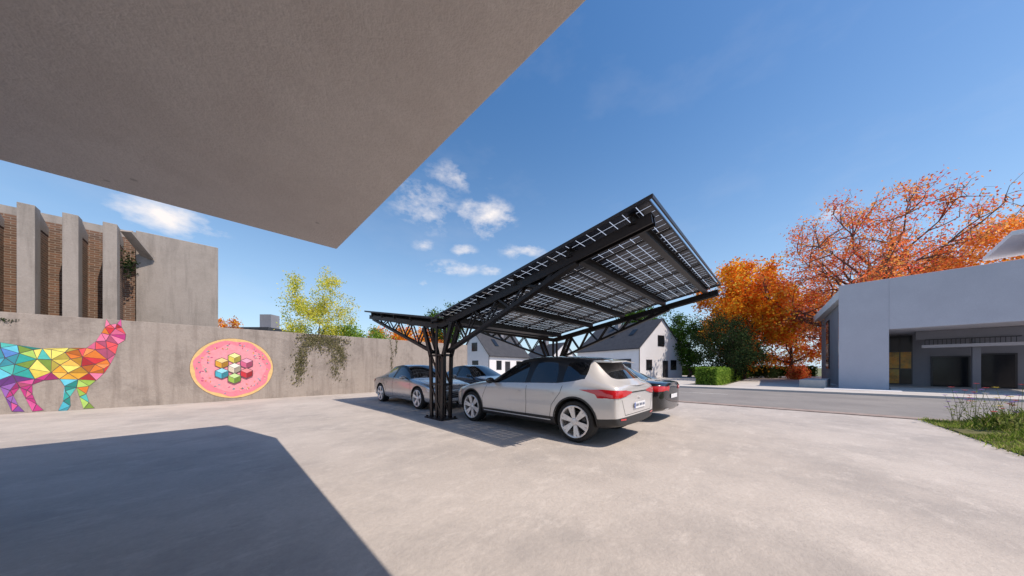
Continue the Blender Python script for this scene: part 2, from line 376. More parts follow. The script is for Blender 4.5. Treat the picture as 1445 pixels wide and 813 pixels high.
def tree(name, label, pos, Ht, rx, cb, tr, nleaf, lsize, mats, bark, group=None, seed=1, limbs=9, twigs=6, spread=.12, lean=(0,0), twr=1.0, clumpy=.3):
    rng = np.random.default_rng(seed)
    root = empty(name, (pos[0], pos[1], 0), label, 'tree', group)
    mb = MB(); cc = Vector((lean[0], lean[1], (Ht+cb)/2)); rzz = (Ht-cb)/2
    tips = []
    top = Vector((lean[0]*.6, lean[1]*.6, cb+rzz*.9))
    tp = curve_pts((0,0,0), top, 7, .03, rng)
    mb.tube(tp, [tr*(1.35 if i == 0 else 1)*(1-.11*i) for i in range(8)], 8)
    for k in range(limbs):
        u = (k+.5)/limbs; ph = k*2.399+rng.uniform(-.3,.3); zz = 1-1.75*u
        rad = math.sqrt(max(0, 1-zz*zz)); f = rng.uniform(.72,.98)
        end = cc+Vector((rx*rad*math.cos(ph)*f, rx*rad*math.sin(ph)*f, rzz*zz*f))
        st_z = max(cb*.55, min(top.z*.95, end.z-.55*(end-cc).length-rzz*.1))
        i = min(6, max(2, int(st_z/top.z*7))); st = tp[i]
        lp = curve_pts(st, end, 6, .09, rng); r0 = tr*.5*(1-.06*i)
        mb.tube(lp, [r0*(1-.14*j) for j in range(7)], 6)
        for w in range(twigs):
            j = rng.integers(2, 7); s0 = lp[j]
            dirv = Vector(rng.normal(size=3)); dirv.z = dirv.z*.8+.25; dirv += (end-cc).normalized()*1.1; dirv.normalize()
            e2 = s0+dirv*rx*rng.uniform(.22,.5)
            d = e2-cc; q = math.sqrt((d.x/rx)**2+(d.y/rx)**2+(d.z/rzz)**2)
            if q > 1.0: e2 = cc+d*(1.0/q)
            l2 = curve_pts(s0, e2, 4, .10, rng); mb.tube(l2, [r0*.32*twr*(1-.2*x) for x in range(5)], 4, False)
            for w2 in range(4):
                s1 = l2[rng.integers(1,5)]; dv = Vector(rng.normal(size=3))+dirv; dv.z += .2; dv.normalize()
                e3 = s1+dv*rx*rng.uniform(.10,.2); mb.tube([s1, s1.lerp(e3,.5)+Vector(rng.normal(size=3))*.02*rx, e3], [r0*.13*twr, r0*.09*twr, r0*.05*twr], 3, False)
                tips.append((s1, e3))
    mb.build('trunk', bark, root, smooth=True)
    T = len(tips); u = rng.uniform(.2, 1.15, nleaf)
    S = np.array([tuple(x[0]) for x in tips]); E = np.array([tuple(x[1]) for x in tips])
    wgt = rng.uniform(clumpy,1,T)**2; idx = rng.choice(T, nleaf, p=wgt/wgt.sum())
    cen = S[idx]+(E[idx]-S[idx])*u[:,None]+rng.normal(size=(nleaf,3))*spread*rx
    clump = rng.random(T)
    mi = np.clip(((clump[idx]*.6+rng.random(nleaf)*.4)*len(mats)).astype(int), 0, len(mats)-1)
    leaves_mesh('crown', cen, lsize, mats, mi, root, seed=seed+7)
    return root
def bush(name, label, pos, r, h, n, ls, mats, cat='bush', seed=1):
    rng = np.random.default_rng(seed); root = empty(name, (pos[0],pos[1],0), label, cat)
    K = 26; cl = rng.normal(size=(K,3)); cl /= np.linalg.norm(cl,axis=1)[:,None]; cl[:,2] = np.abs(cl[:,2])
    cl *= rng.uniform(.45,.85,K)[:,None]
    idx = rng.integers(0,K,n); d = rng.normal(size=(n,3)); d /= np.linalg.norm(d,axis=1)[:,None]; d *= (rng.random(n)**.4)[:,None]*.34
    c = cl[idx]+d; c[:,0] *= r; c[:,1] *= r; c[:,2] = np.maximum(.02, c[:,2])*h
    mi = np.clip(((rng.random(K)[idx]*.5+rng.random(n)*.5)*len(mats)).astype(int),0,len(mats)-1)
    leaves_mesh('crown', c, ls, mats, mi, root, seed=seed)
    mb = MB()
    for k in range(7): mb.tube([(0,0,0), (cl[k][0]*r*.4, cl[k][1]*r*.4, h*.4), (cl[k][0]*r*.8, cl[k][1]*r*.8, cl[k][2]*h*.9)], [.06,.04,.015], 5)
    mb.build('trunk', M['bark'], root)
    return root
L = lambda n, c, t=.4: leafmat(n, c, t)
ORANGE = [L('leaf_orange_a',(.92,.30,.02),.5), L('leaf_orange_b',(.97,.48,.04),.5), L('leaf_orange_c',(.84,.19,.02),.5), L('leaf_orange_d',(.99,.64,.10),.5)]
RUST = [L('leaf_coral_a',(.80,.16,.06),.5), L('leaf_coral_b',(.92,.26,.09),.5), L('leaf_coral_c',(.96,.44,.12),.5), L('leaf_coral_d',(.70,.12,.09),.5)]
YELL = [L('leaf_yellow_a',(.72,.66,.06),.5), L('leaf_yellow_b',(.85,.78,.16),.5), L('leaf_yellow_c',(.50,.60,.08),.5)]
GREEN = [L('leaf_green_a',(.06,.12,.02)), L('leaf_green_b',(.10,.19,.03)), L('leaf_green_c',(.04,.08,.02))]
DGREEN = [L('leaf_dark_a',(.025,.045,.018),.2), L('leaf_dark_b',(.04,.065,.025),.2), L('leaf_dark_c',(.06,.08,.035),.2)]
LGREEN = [L('leaf_light_a',(.22,.36,.05)), L('leaf_light_b',(.32,.46,.08)), L('leaf_light_c',(.14,.25,.04))]

def ivy(name, label, paths, n, w, seed):
    rng = np.random.default_rng(seed); root = empty(name, (*[WP(paths[0][0][0], 550, YW)[0], YW], 0), label, 'climbing plant')
    pts = []; mb = MB()
    for path in paths:
        P = [WP(px,py,YW) for px,py in path]
        mb.tube([(p[0]-root.location.x, -.006, p[1]) for p in P], [.006]*len(P), 4)
        seg = [math.dist(a,c) for a, c in zip(P[:-1], P[1:])]
        tot = sum(seg); m = int(n*tot/3)
        for _ in range(m):
            u = rng.random()*tot; i = 0
            while i < len(seg)-1 and u > seg[i]: u -= seg[i]; i += 1
            f = min(1, u/seg[i]); a = P[i]; c = P[i+1]
            ww = w*(.4+.8*rng.random())
            pts.append((a[0]+(c[0]-a[0])*f+rng.normal()*ww-root.location.x, -.02-abs(rng.normal())*.012, min(2.84, max(.05,a[1]+(c[1]-a[1])*f+rng.normal()*ww))))
    mb.build('stem', M['bark'], root)
    mats = [L(name+'_leaf_a',(.19,.18,.09),.2), L(name+'_leaf_b',(.14,.14,.07),.2), L(name+'_leaf_c',(.26,.23,.13),.2)]
    leaves_mesh('foliage', pts, .05, mats, rng.integers(0,3,len(pts)), root, seed=seed, aspect=.9, flat=True)
ivy('wall_ivy', 'olive green ivy spreading in an arch on the concrete wall right of the doughnut mural',
    [[(418,540),(422,515),(424,495),(436,480)],[(430,478),(445,480),(458,496)],[(438,480),(455,478),(470,482),(484,500),(482,518)],[(462,480),(472,500),(474,532)],[(440,480),(428,500),(424,530)],[(418,478),(445,476),(492,482)],[(450,480),(478,490),(484,510)]], 640, .16, 3)
ivy('wall_ivy', 'thin strand of ivy hanging down the wall near its right end', [[(551,480),(553,500),(552,528)],[(560,480),(558,500)]], 150, .05, 4)

# ---------------------------------------------------------------- left building
t = empty('brick_building', (-4,17,0), 'grey concrete building with brick recesses and upright fins above the mural wall', 'building')
b = MB(); b.box(-2.05, .02, 16.95, 24, -.02, 6.28); child(b, 'wall', M['bconc'], t, bevel=.015)
b = MB(); b.box(-14, -2.053, 17.10, 24, -.02, 6.0); child(b, 'brick_wall', M['brick'], t)
for k in range(9):
    x = -2.60-.72*k
    b = MB(); b.box(x, x+.28, 16.05, 16.45, 2.0, 6.08+.02*k); child(b, 'fin', M['bconc'], t, bevel=.008)
    b = MB(); b.box(x+.04, x+.26, 16.452, 17.098, 2.0, 5.55); child(b, 'brick_panel', M['brick'], t)
    b = MB(); b.prism_x([(16.453,5.553),(17.098,5.553),(17.098,5.80),(16.453,6.06)], x+.01, x+.27); fixn(child(b, 'fin_cap', M['bconc'], t))
b = MB(); b.box(-14, -2.055, 17.103, 24, 6.003, 6.25); child(b, 'roof_slab', M['bconc'], t)
b = MB(); b.bar((-2.17,16.3,6.0),(-1.75,16.948,5.35),.3,.08,(0,0,1)); child(b, 'sloping_slab', M['bconc'], t)
rngp = np.random.default_rng(12)
hx, hz = WP(181, 372, 16.6)
root = empty('hanging_plant', (hx,16.6,hz), 'dark green plant hanging beside the last concrete fin of the brick building', 'plant')
pts = rngp.normal(size=(260,3))*np.array([.08,.06,.20]); leaves_mesh('foliage', pts, .08, DGREEN, rngp.integers(0,3,260), root, seed=2)
mb = MB(); mb.tube([(0,.19,.25),(0,0,.1),(0,-.02,-.4)],[.01,.01,.005],4); mb.build('stem', M['bark'], root)
px_, pz_ = WP(10, 452, YW)
root = empty('wall_plant', (px_,YW-.02,pz_), 'small brown weed growing on the wall above the painted llama', 'plant')
pts = rngp.normal(size=(60,3))*np.array([.08,.02,.025]); leaves_mesh('foliage', pts, .04, DGREEN, rngp.integers(0,3,60), root, seed=5)

x0, y0 = ZP(322, 42); x1, y1 = ZP(378, 42)
t = empty('flat_roofed_building', (x0,y0,0), 'low dark flat roofed building with a square chimney behind the mural wall', 'building', rz=math.atan2(y1-y0,x1-x0))
w = math.dist((x0,y0),(x1,y1))
b = MB(); b.box(-2, w, 0, 8, -.02, 6.6); b.build('wall', M['greyrender'], t)
b = MB(); b.box(-2.2, w+.2, -.2, 8.2, 6.6, 7.3); b.build('roof', M['darkroof'], t)
b = MB(); b.box(w-2.1, w-.4, 1, 2.6, 7.3, 9.4); b.build('chimney', M['greyrender'], t)

# ---------------------------------------------------------------- solar carport
XG = (4.0, 9.05); YV = 6.4; SL = .172; ZV = 2.56; X0, X1 = 3.80, 9.04
PW = (X1-X0-.018*4)/5
zp = lambda d: ZV+SL*d
car_p = empty('solar_carport', (6.6, YV, 0), 'black steel butterfly carport roofed with solar panels standing over the four cars', 'carport')
def cp(mb, name, mat, bevel=0):
    o = mb.build(name, mat, car_p, bevel=bevel); o.location = (-6.6, -YV, 0); return o
for xg in XG:
    b = MB()
    for sx in (-.12, .12):
        for sy in (-1, 1):
            b.bar((xg+sx, YV+sy*.24, .02), (xg+sx, YV+sy*.29, 1.62), .05, .11, (0,1,0))
            b.bar((xg+sx, YV+sy*.29, 1.58), (xg+sx, YV+sy*.66, 2.40), .05, .11, (0,1,0))
        b.bar((xg+sx, YV, .02), (xg+sx, YV, 2.36), .04, .07, (0,1,0))
        for k in range(2):
            z0 = .10+k*.78
            b.bar((xg+sx, YV-.24, z0), (xg+sx, YV+.26, z0+.74), .03, .05, (0,1,0))
    for z_ in (.88, 1.62):
        b.bar((xg, YV-.32, z_), (xg, YV+.32, z_), .26, .05)
    cp(b, 'column', M['darkmetal'])
    b = MB(); b.box(xg-.24, xg+.24, YV-.40, YV+.40, 0.001, .03)
    for sx in (-.19,.19):
        for sy in (-.35,.35): b.box(xg+sx-.02, xg+sx+.02, YV+sy-.02, YV+sy+.02, .03, .07)
    cp(b, 'base_plate', M['darkmetal'])
    for s in (-1, 1):
        Lw = 5.15 if s < 0 else 4.75
        b = MB()
        for sx in (-.06, .06):
            b.bar((xg+sx, YV, zp(0)-.20), (xg+sx, YV+s*Lw, zp(Lw)-.19), .03, .13)
        b.bar((xg, YV, zp(0)-.125), (xg, YV+s*Lw, zp(Lw)-.12), .16, .014)
        cp(b, 'girder', M['darkmetal'])
        b = MB()
        Lb = 4.0 if s < 0 else 4.5
        A = Vector((xg, YV+s*.33, 1.70)); Bp = Vector((xg, YV+s*Lb, zp(Lb)-.26))
        b.bar(A, Bp, .12, .07)
        N = 5
        for k in range(N):
            lo = A.lerp(Bp, k/N); yy = abs(A.lerp(Bp, (k+.5)/N).y-YV); hi = Vector((xg, YV+s*yy, zp(yy)-.22))
            for sx in (-.045,.045):
                b.bar(lo+Vector((sx,0,0)), hi+Vector((sx,0,0)), .02, .04)
                b.bar(hi+Vector((sx,0,0)), A.lerp(Bp, (k+1)/N)+Vector((sx,0,0)), .02, .04)
        cp(b, 'truss', M['darkmetal'])
for s in (-1, 1):
    for d in ((.30, 1.60, 2.70, 3.9, 4.90) if s < 0 else (.30, 1.5, 2.6, 3.6, 4.5)):
        b = MB(); y = YV+s*d; z = zp(d)-.085
        b.bar((X0+.1, y, z), (X1-.02, y, z), .03, .12); b.bar((X0+.1, y, z+.06), (X1-.02, y, z+.06), .11, .014); b.bar((X0+.1, y, z-.06), (X1-.02, y, z-.06), .11, .014)
        cp(b, 'purlin', M['darkmetal'])
    ang = math.atan(SL); ca, sa = math.cos(ang), math.sin(ang)
    for i in range(5):
        for j in range(3):
            pw, pl = PW, (1.69 if s < 0 else 1.56); g = .018
            mb = MB()
            mb.cur = 0; mb.quad((.01,.01,.012),(pw-.01,.01,.012),(pw-.01,pl-.01,.012),(.01,pl-.01,.012))
            mb.cur = 1; fw = .016
            mb.box(0,pw,0,fw,-.006,.028); mb.box(0,pw,pl-fw,pl,-.006,.028); mb.box(0,fw,fw,pl-fw,-.006,.028); mb.box(pw-fw,pw,fw,pl-fw,-.006,.028)
            mb.box(pw/2-.06,pw/2+.06,pl/2-.02,pl/2+.02,-.006,.010)
            o = mb.build('solar_panel', [M['cells'], M['darkmetal']], car_p)
            d0 = .12+j*(pl+g); xs = X0+i*(pw+g)
            if s < 0: mat = Matrix(((-1,0,0,xs+pw-6.6),(0,-ca,sa,-d0*ca),(0,sa,ca,zp(0)+d0*sa),(0,0,0,1)))
            else: mat = Matrix(((1,0,0,xs-6.6),(0,ca,-sa,d0*ca),(0,sa,ca,zp(0)+d0*sa),(0,0,0,1)))
            o.matrix_local = mat
    Lw = 5.20 if s < 0 else 4.83
    for xe in (X0-.012, X1+.012):
        b = MB(); b.bar((xe, YV+s*.05, zp(.05)+.005), (xe, YV+s*Lw, zp(Lw)+.005), .02, .05); cp(b, 'edge_channel', M['steel2'])
    b = MB(); b.bar((X0-.02, YV+s*Lw, zp(Lw)+.005), (X1+.02, YV+s*Lw, zp(Lw)+.005), .02, .05); cp(b, 'edge_channel', M['steel2'])
b = MB(); b.bar((X0, YV, ZV-.05), (X1, YV, ZV-.05), .26, .05); cp(b, 'gutter', M['darkmetal'])

# ---------------------------------------------------------------- cars
def car(name, label, loc, rz, ST, windows, roofend, paint, roofm, clad_rings, wr, kind, group):
    root = empty(name, loc, label, 'car', group, rz)
    NJ = 11; n = len(ST)
    V = []; Fc = []; Mi = []
    r3 = .20 if kind == 'suv' else .30
    def pts(s):
        xl, w, zb, zt, xt, yt, ztp, xc, zc = s
        h = zt-zb
        return [(xl,0,zb),(xl,w*.80,zb),(xl,w*.955,zb+.05),(xl,w*.992,zb+r3*h),(xl,w,zb+.58*h),(xl,w*.985,zb+.86*h),(xl,w*.945,zt),
                (xt,yt,ztp),(xt+(xc-xt)*.15,yt-.055,ztp+(zc-ztp)*.45),(xt+(xc-xt)*.7,yt*.5,ztp+(zc-ztp)*.85),(xc,0,zc)]
    idx = []
    for s in ST:
        P = pts(s); row = {}
        for j, p in enumerate(P):
            row[(j,1)] = len(V); V.append(p)
            if j in (0, NJ-1): row[(j,-1)] = row[(j,1)]
            else: row[(j,-1)] = len(V); V.append((p[0], -p[1], p[2]))
        idx.append(row)
    sharp = set()
    for i in range(n-1):
        for sd in (1,-1): sharp.add(frozenset((idx[i][(5,sd)], idx[i+1][(5,sd)])))
    for i in (0, n-1):
        for sd in (1,-1):
            for j in range(1, 10): sharp.add(frozenset((idx[i][(j,sd)], idx[i][(j+1,sd)])))
    wid = {}
    for k, (a, c) in enumerate(windows):
        for i in range(a, c): wid[i] = k
    last = windows[-1][1]
    for i in range(n-1):
        for j in range(NJ-1):
            for sd in (1,-1):
                q = [idx[i][(j,sd)], idx[i][(j+1,sd)], idx[i+1][(j+1,sd)], idx[i+1][(j,sd)]]
                if sd > 0: q.reverse()
                m = 0
                if j < clad_rings: m = 6
                if j == 6 and i in wid: m = 8+2*wid[i]+(0 if sd > 0 else 1)
                elif j == 6 and 4 <= i < last: m = 5
                elif j == 7 and 4 <= i < roofend: m = 5
                elif j >= 8 and i == 4: m = 2
                elif j >= 8 and 5 <= i < roofend: m = 1
                elif j >= 8 and i == roofend: m = 4
                Fc.append(q); Mi.append(m)
    for e, i in ((0,0),(1,n-1)):
        for j in range(NJ-1):
            a, b_, c, d = idx[i][(j,1)], idx[i][(j+1,1)], idx[i][(j+1,-1)], idx[i][(j,-1)]
            q = [a,b_,c,d]; q = [x for k, x in enumerate(q) if x not in q[:k]]
            if e == 1: q.reverse()
            Fc.append(q); Mi.append(6 if j < max(clad_rings, 1) else 0)
    slots = [paint, roofm, M['carglass'], M['carglass'], M['carglass'], M['trim'], M['clad'], M['arch']]+[M['carglass']]*8
    me = bpy.data.meshes.new('tmp'); me.from_pydata(V, [], Fc)
    for m in slots: me.materials.append(m)
    me.polygons.foreach_set('material_index', Mi); me.update()
    bm = bmesh.new(); bm.from_mesh(me); bmesh.ops.recalc_face_normals(bm, faces=bm.faces)
    cl = bm.edges.layers.float.get('crease_edge') or bm.edges.layers.float.new('crease_edge')
    for e in bm.edges:
        fm = [f.material_index for f in e.link_faces]
        if len(fm) == 2 and fm[0] != fm[1] and max(fm) != 6: e[cl] = .42
        if frozenset(v.index for v in e.verts) in sharp: e[cl] = max(e[cl], .32 if kind == 'suv' else .25)
    bm.to_mesh(me); bm.free()
    ob = bpy.data.objects.new('tmp', me); C.objects.link(ob)
    ss = ob.modifiers.new('s','SUBSURF'); ss.levels = 3; ss.render_levels = 3
    cm = MB()
    ax = (1.42, -1.45)
    for xa in ax:
        for sd in (1,-1):
            cm.cur = 7
            y0, y1 = (.60, 1.2) if sd > 0 else (-1.2, -.60)
            b0 = len(cm.v); N = 40
            for yy in (y0, y1):
                for k in range(N): a = 2*PI*k/N; cm.v.append((xa+(wr+.05)*math.cos(a), yy, wr+.005+(wr+.05)*math.sin(a)))
            for k in range(N): cm.face((b0+k, b0+(k+1)%N, b0+N+(k+1)%N, b0+N+k))
            cm.face([b0+k for k in reversed(range(N))]); cm.face([b0+N+k for k in range(N)])
    cut = cm.build('cut', slots); fixn(cut)
    bo = ob.modifiers.new('b','BOOLEAN'); bo.operation = 'DIFFERENCE'; bo.object = cut; bo.solver = 'EXACT'
    dg = bpy.context.evaluated_depsgraph_get(); dg.update()
    em = bpy.data.meshes.new_from_object(ob.evaluated_get(dg))
    nv = len(em.vertices); co = np.empty(nv*3); em.vertices.foreach_get('co', co); co = co.reshape(-1,3)
    polys = [tuple(p.vertices) for p in em.polygons]; mis = [p.material_index for p in em.polygons]
    bvh = BVHTree.FromPolygons([Vector(c) for c in co], polys)
    bpy.data.objects.remove(ob); bpy.data.objects.remove(cut)
    def split(nm, sel, mats):
        rm = {}; vv = []; ff = []; mm = []
        for f, mi in zip(polys, mis):
            if mi in sel:
                r = []
                for v in f:
                    if v not in rm: rm[v] = len(vv); vv.append(tuple(co[v]))
                    r.append(rm[v])
                ff.append(r); mm.append(sel.index(mi))
        if not ff: return None
        mb = MB(); mb.v = vv; mb.f = ff; mb.m = mm
        return mb.build(nm, mats, root, smooth=True)
    split('body', [0,5,6,7], [paint, M['trim'], M['clad'], M['arch']])
    split('roof', [1], [roofm]); split('windshield', [2], [M['carglass']]); split('rear_window', [4], [M['carglass']])
    for k in range(len(windows)):
        for s2 in (0,1): split('side_window', [8+2*k+s2], [M['carglass']])
    def hit(axis, side, a, z):
        if axis == 'y': o = Vector((a, side*3, z)); d = Vector((0,-side,0))
        elif axis == 'x': o = Vector((side*5, a, z)); d = Vector((-side,0,0))
        else: o = Vector((a, z, 4)); d = Vector((0,0,-1))
        r = bvh.ray_cast(o, d); return (r[0], r[1]) if r[0] is not None else (None, None)
    def patch(nm, poly, axis, side, mat, off=.004, par=None, sp=.035):
        P = []
        for i in range(len(poly)):
            a = Vector(poly[i]); c = Vector(poly[(i+1)%len(poly)]); m = max(1, int((c-a).length/sp))
            for k in range(m): P.append(a.lerp(c, k/m))
        xs = [p.x for p in P]; ys = [p.y for p in P]; I = []
        y = min(ys)+sp*.7
        while y < max(ys):
            x = min(xs)+sp*.7
            while x < max(xs):
                if inside((x,y), P) and min((Vector((x,y))-p).length for p in P) > sp*.5: I.append((x,y))
                x += sp
            y += sp
        vs, fs = cdt(P, I); mb = MB(); mp = {}
        for i, v in enumerate(vs):
            h, nn = hit(axis, side, v.x, v.y)
            if h is not None:
                ref = Vector((0,side,0)) if axis == 'y' else Vector((side,0,0))
                h = h+ref*off+nn*off*(1 if nn.dot(ref) > 0 else -1)*.5
                mp[i] = len(mb.v); mb.v.append(tuple(h))
        for f in fs:
            if all(i in mp for i in f): mb.face([mp[i] for i in f])
        if mb.f: return mb.build(nm, mat, par or root, smooth=True)
    def line(nm, pts2, axis, side, w, mat, off=.002, par=None):
        D = []
        for a, c in zip(pts2[:-1], pts2[1:]):
            a = Vector(a); c = Vector(c); m = max(1, int((c-a).length/.04))
            for k in range(m): D.append(a.lerp(c, k/m))
        D.append(Vector(pts2[-1])); mb = MB(); ok = []
        for i, p in enumerate(D):
            d = (D[min(i+1,len(D)-1)]-D[max(i-1,0)]).normalized(); nn = Vector((-d.y, d.x))*w/2
            row = []
            for q in (p-nn, p+nn):
                h, nr = hit(axis, side, q.x, q.y)
                row.append(None if h is None else h+(Vector((0,side*off,0)) if axis == 'y' else Vector((side*off,0,0)) if axis == 'x' else Vector((0,0,off))))
            ok.append(row)
        for r1, r2 in zip(ok[:-1], ok[1:]):
            if None in r1 or None in r2 or (r1[0]-r2[0]).length > .25: continue
            mb.quad(r1[0], r2[0], r2[1], r1[1])
        if mb.f: return mb.build(nm, mat, par or root, smooth=True)
    for xa in ax:
        for sd in (1,-1):
            yo = sd*.895
            W = MB(); W.lathe_y([(0,-.02),(wr*.50,-.02),(wr*.50,-.05),(0,-.05)] if sd > 0 else [(0,.02),(wr*.50,.02),(wr*.50,.05),(0,.05)], 32)
            wh = W.build('wheel', M['disc'], root); wh.location = (xa, yo-sd*.06, wr)
            T = MB(); rr = wr*.77
            T.lathe_y([(rr,.10),(rr+.012,.112),(wr-.040,.12),(wr-.012,.108),(wr,.085),(wr,-.085),(wr-.012,-.11),(rr,-.11)], 56, closed=True)
            ty = T.build('tyre', M['rubber'], wh, smooth=True); ty.location = (0, sd*.06-sd*.11, 0); fixn(ty)
            Rm = MB(); e = 1 if sd > 0 else -1
            Rm.lathe_y([(rr+.004,.118*e),(rr-.006,.124*e),(rr-.022,.118*e),(rr-.03,.09*e),(rr-.035,-.08*e),(rr+.002,-.10*e),(rr+.002,.112*e)], 56, closed=True)
            ns = 6 if kind == 'suv' else 5
            for k in range(ns):
                a = 2*PI*k/ns+.3
                for da in (-.13,.13):
                    r0, r1 = wr*.10, rr-.02
                    c0 = a+da*.5; c1 = a+da*(1.0 if kind == 'suv' else .8)
                    wd0, wd1 = .026, .027
                    pp = []
                    for r, cang, wd, yy in ((r0,c0,wd0,.095),(r1,c1,wd1,.118)):
                        cx_, cz_ = r*math.cos(cang), r*math.sin(cang); tx, tz = -math.sin(cang), math.cos(cang)
                        for sgn in (-1,1): pp.append((cx_+tx*wd*sgn, yy*e, cz_+tz*wd*sgn)); pp.append((cx_+tx*wd*sgn*.8, (yy-.035)*e, cz_+tz*wd*sgn*.8))
                    b0 = len(Rm.v); Rm.v += pp
                    for q in ((0,2,6,4),(0,4,5,1),(2,3,7,6),(1,5,7,3),(4,6,7,5),(0,1,3,2)): Rm.face([b0+x for x in q])
            Rm.lathe_y([(0,.112*e),(.05,.108*e),(.065,.095*e),(.065,.05*e)], 24)
            ri = Rm.build('rim', M['rim'], wh, smooth=False); ri.location = (0, sd*(.06-.10), 0); fixn(ri)
    dark = M['arch']
    for sd in (1,-1):
        if kind == 'suv':
            line('door_seam', [(.98,.40),(1.0,.60),(.86,.90)], 'y', sd, .008, dark)
            line('door_seam', [(-.34,.95),(-.36,.60),(-.34,.36)], 'y', sd, .008, dark)
            line('door_seam', [(-1.20,.98),(-1.16,.85),(-.98,.62),(-.93,.36)], 'y', sd, .008, dark)
            patch('sill_trim', [(.95,.345),(-.95,.345),(-.95,.325),(.95,.325)], 'y', sd, M['rim'])
            for xa in ax:
                mb = MB(); prev = None
                for k in range(33):
                    a = math.radians(-2+184*k/32); row = []
                    for r in (wr+.048, wr+.078):
                        h, nn = hit('y', sd, xa+r*math.cos(a), wr+r*math.sin(a)); row.append(h)
                    if row[1] is None or abs(row[1].y) < .7: prev = None; continue
                    if row[0] is None or abs(row[0].y) < .8: row[0] = Vector((xa+(wr+.048)*math.cos(a), row[1].y, wr+(wr+.048)*math.sin(a)))
                    row = [row[0]+Vector((0,sd*.008,0)), row[1]+Vector((0,sd*.006,0))]
                    if prev: mb.quad(prev[0], row[0], row[1], prev[1])
                    prev = row
                mb.build('arch_trim', M['clad'], root, smooth=True)
            for xh in (.02, -.82): patch('door_handle', [(xh-.20,.815),(xh-.06,.82),(xh-.06,.845),(xh-.2,.84)], 'y', sd, paint, .022)
            patch('tail_light', [(-2.24,.80),(-2.24,.93),(-1.95,.945),(-1.55,.925),(-1.70,.895),(-1.92,.845)], 'y', sd, M['red'], .008)
            patch('headlight', [(2.22,.60),(2.22,.70),(1.85,.77),(1.75,.74)], 'y', sd, M['lamp'], .006)
            patch('tail_light', [(sd*.34,.875),(sd*.60,.83),(sd*.90,.80),(sd*.90,.935),(sd*.60,.93),(sd*.34,.90)], 'x', -1, M['red'], .008)
            patch('reflector', [(sd*.56,.44),(sd*.74,.45),(sd*.74,.475),(sd*.56,.465)], 'x', -1, M['red'], .006)
        else:
            line('door_seam', [(.98,.34),(1.0,.55),(.90,.86)], 'y', sd, .008, dark)
            line('door_seam', [(-.36,.92),(-.38,.60),(-.36,.30)], 'y', sd, .008, dark)
            line('door_seam', [(-1.22,.92),(-1.15,.75),(-.98,.58),(-.93,.32)], 'y', sd, .008, dark)
            line('door_seam', [(.98,.33),(-.93,.30)], 'y', sd, .008, dark)
            for xh in (-.02, -.84): patch('door_handle', [(xh-.2,.765),(xh-.02,.77),(xh-.02,.79),(xh-.2,.785)], 'y', sd, paint, .02)
            patch('headlight', [(2.26,.52),(2.27,.60),(2.0,.70),(1.88,.70),(2.0,.58)], 'y', sd, M['lamp'], .007)
            patch('headlight', [(sd*.50,.53),(sd*.82,.56),(sd*.84,.66),(sd*.66,.63),(sd*.50,.57)], 'x', 1, M['lamp'], .007)
            patch('air_intake', [(sd*.50,.30),(sd*.74,.32),(sd*.72,.44),(sd*.52,.42)], 'x', 1, dark, .006)
            patch('tail_light', [(-2.43,.74),(-2.43,.86),(-2.1,.86),(-1.95,.84),(-2.1,.78)], 'y', sd, M['red'], .008)
            patch('tail_light', [(sd*.36,.78),(sd*.84,.73),(sd*.86,.86),(sd*.36,.84)], 'x', -1, M['red'], .008)
            patch('exhaust', [(sd*.42,.27),(sd*.60,.27),(sd*.60,.33),(sd*.42,.33)], 'x', -1, M['rim'], .01)
        mx_ = .62 if kind == 'suv' else .66; mz = .99 if kind == 'suv' else .95
        me2 = bpy.data.meshes.new('mirror'); bm = bmesh.new(); bmesh.ops.create_uvsphere(bm, u_segments=20, v_segments=12, radius=1)
        for v in bm.verts:
            v.co.x *= .075 if v.co.x > 0 else .03; v.co.y *= .12; v.co.z *= .065
        bmesh.ops.translate(bm, verts=bm.verts, vec=(mx_, sd*1.0, mz+.03))
        bm.to_mesh(me2); bm.free(); me2.materials.append(roofm); me2.polygons.foreach_set('use_smooth',[True]*len(me2.polygons))
        mo = bpy.data.objects.new('mirror', me2); C.objects.link(mo); mo.parent = root
        b = MB(); b.bar((mx_, sd*.84, mz-.01),(mx_, sd*.97, mz+.01),.05,.03); b.build('mirror_arm', M['trim'], root)
    if kind == 'suv':
        patch('tailgate_strip', [(-.34,.88),(.34,.88),(.34,.895),(-.34,.895)], 'x', -1, dark, .006)
        line('tailgate_seam', [(-.70,.78),(-.58,.52),(.58,.52),(.70,.78)], 'x', -1, .008, dark)
        pl = patch('licence_plate', [(-.26,.60),(.26,.60),(.26,.71),(-.26,.71)], 'x', -1, M['plate'], .012)
        patch('plate_band', [(.215,.605),(.255,.605),(.255,.705),(.215,.705)], 'x', -1, M['blue'], .016, pl)
        for k, (a, w_) in enumerate([(.18,.03),(.135,.03),(.09,.03),(.02,.03),(-.025,.03),(-.07,.03),(-.13,.025),(-.165,.025),(-.2,.025)]):
            patch('plate_mark', [(a-w_*.6,.635),(a,.635),(a,.68),(a-w_*.6,.68)], 'x', -1, M['ink'], .016, pl)
        patch('emblem', [(-.05,.775),(.05,.775),(.05,.805),(-.05,.805)], 'x', -1, M['rim'], .01)
        b = MB(); q = [(-1.62,-.54,1.395),(-1.62,.54,1.395),(-1.95,.50,1.385),(-1.95,-.50,1.385)]
        b.v = q+[(x_,y_,z_+.035 if x_ > -1.8 else z_+.02) for x_,y_,z_ in q]
        b.v += [(-1.66,0,1.475),(-2.0,0,1.43),(-1.66,0,1.43),(-2.0,0,1.405)]
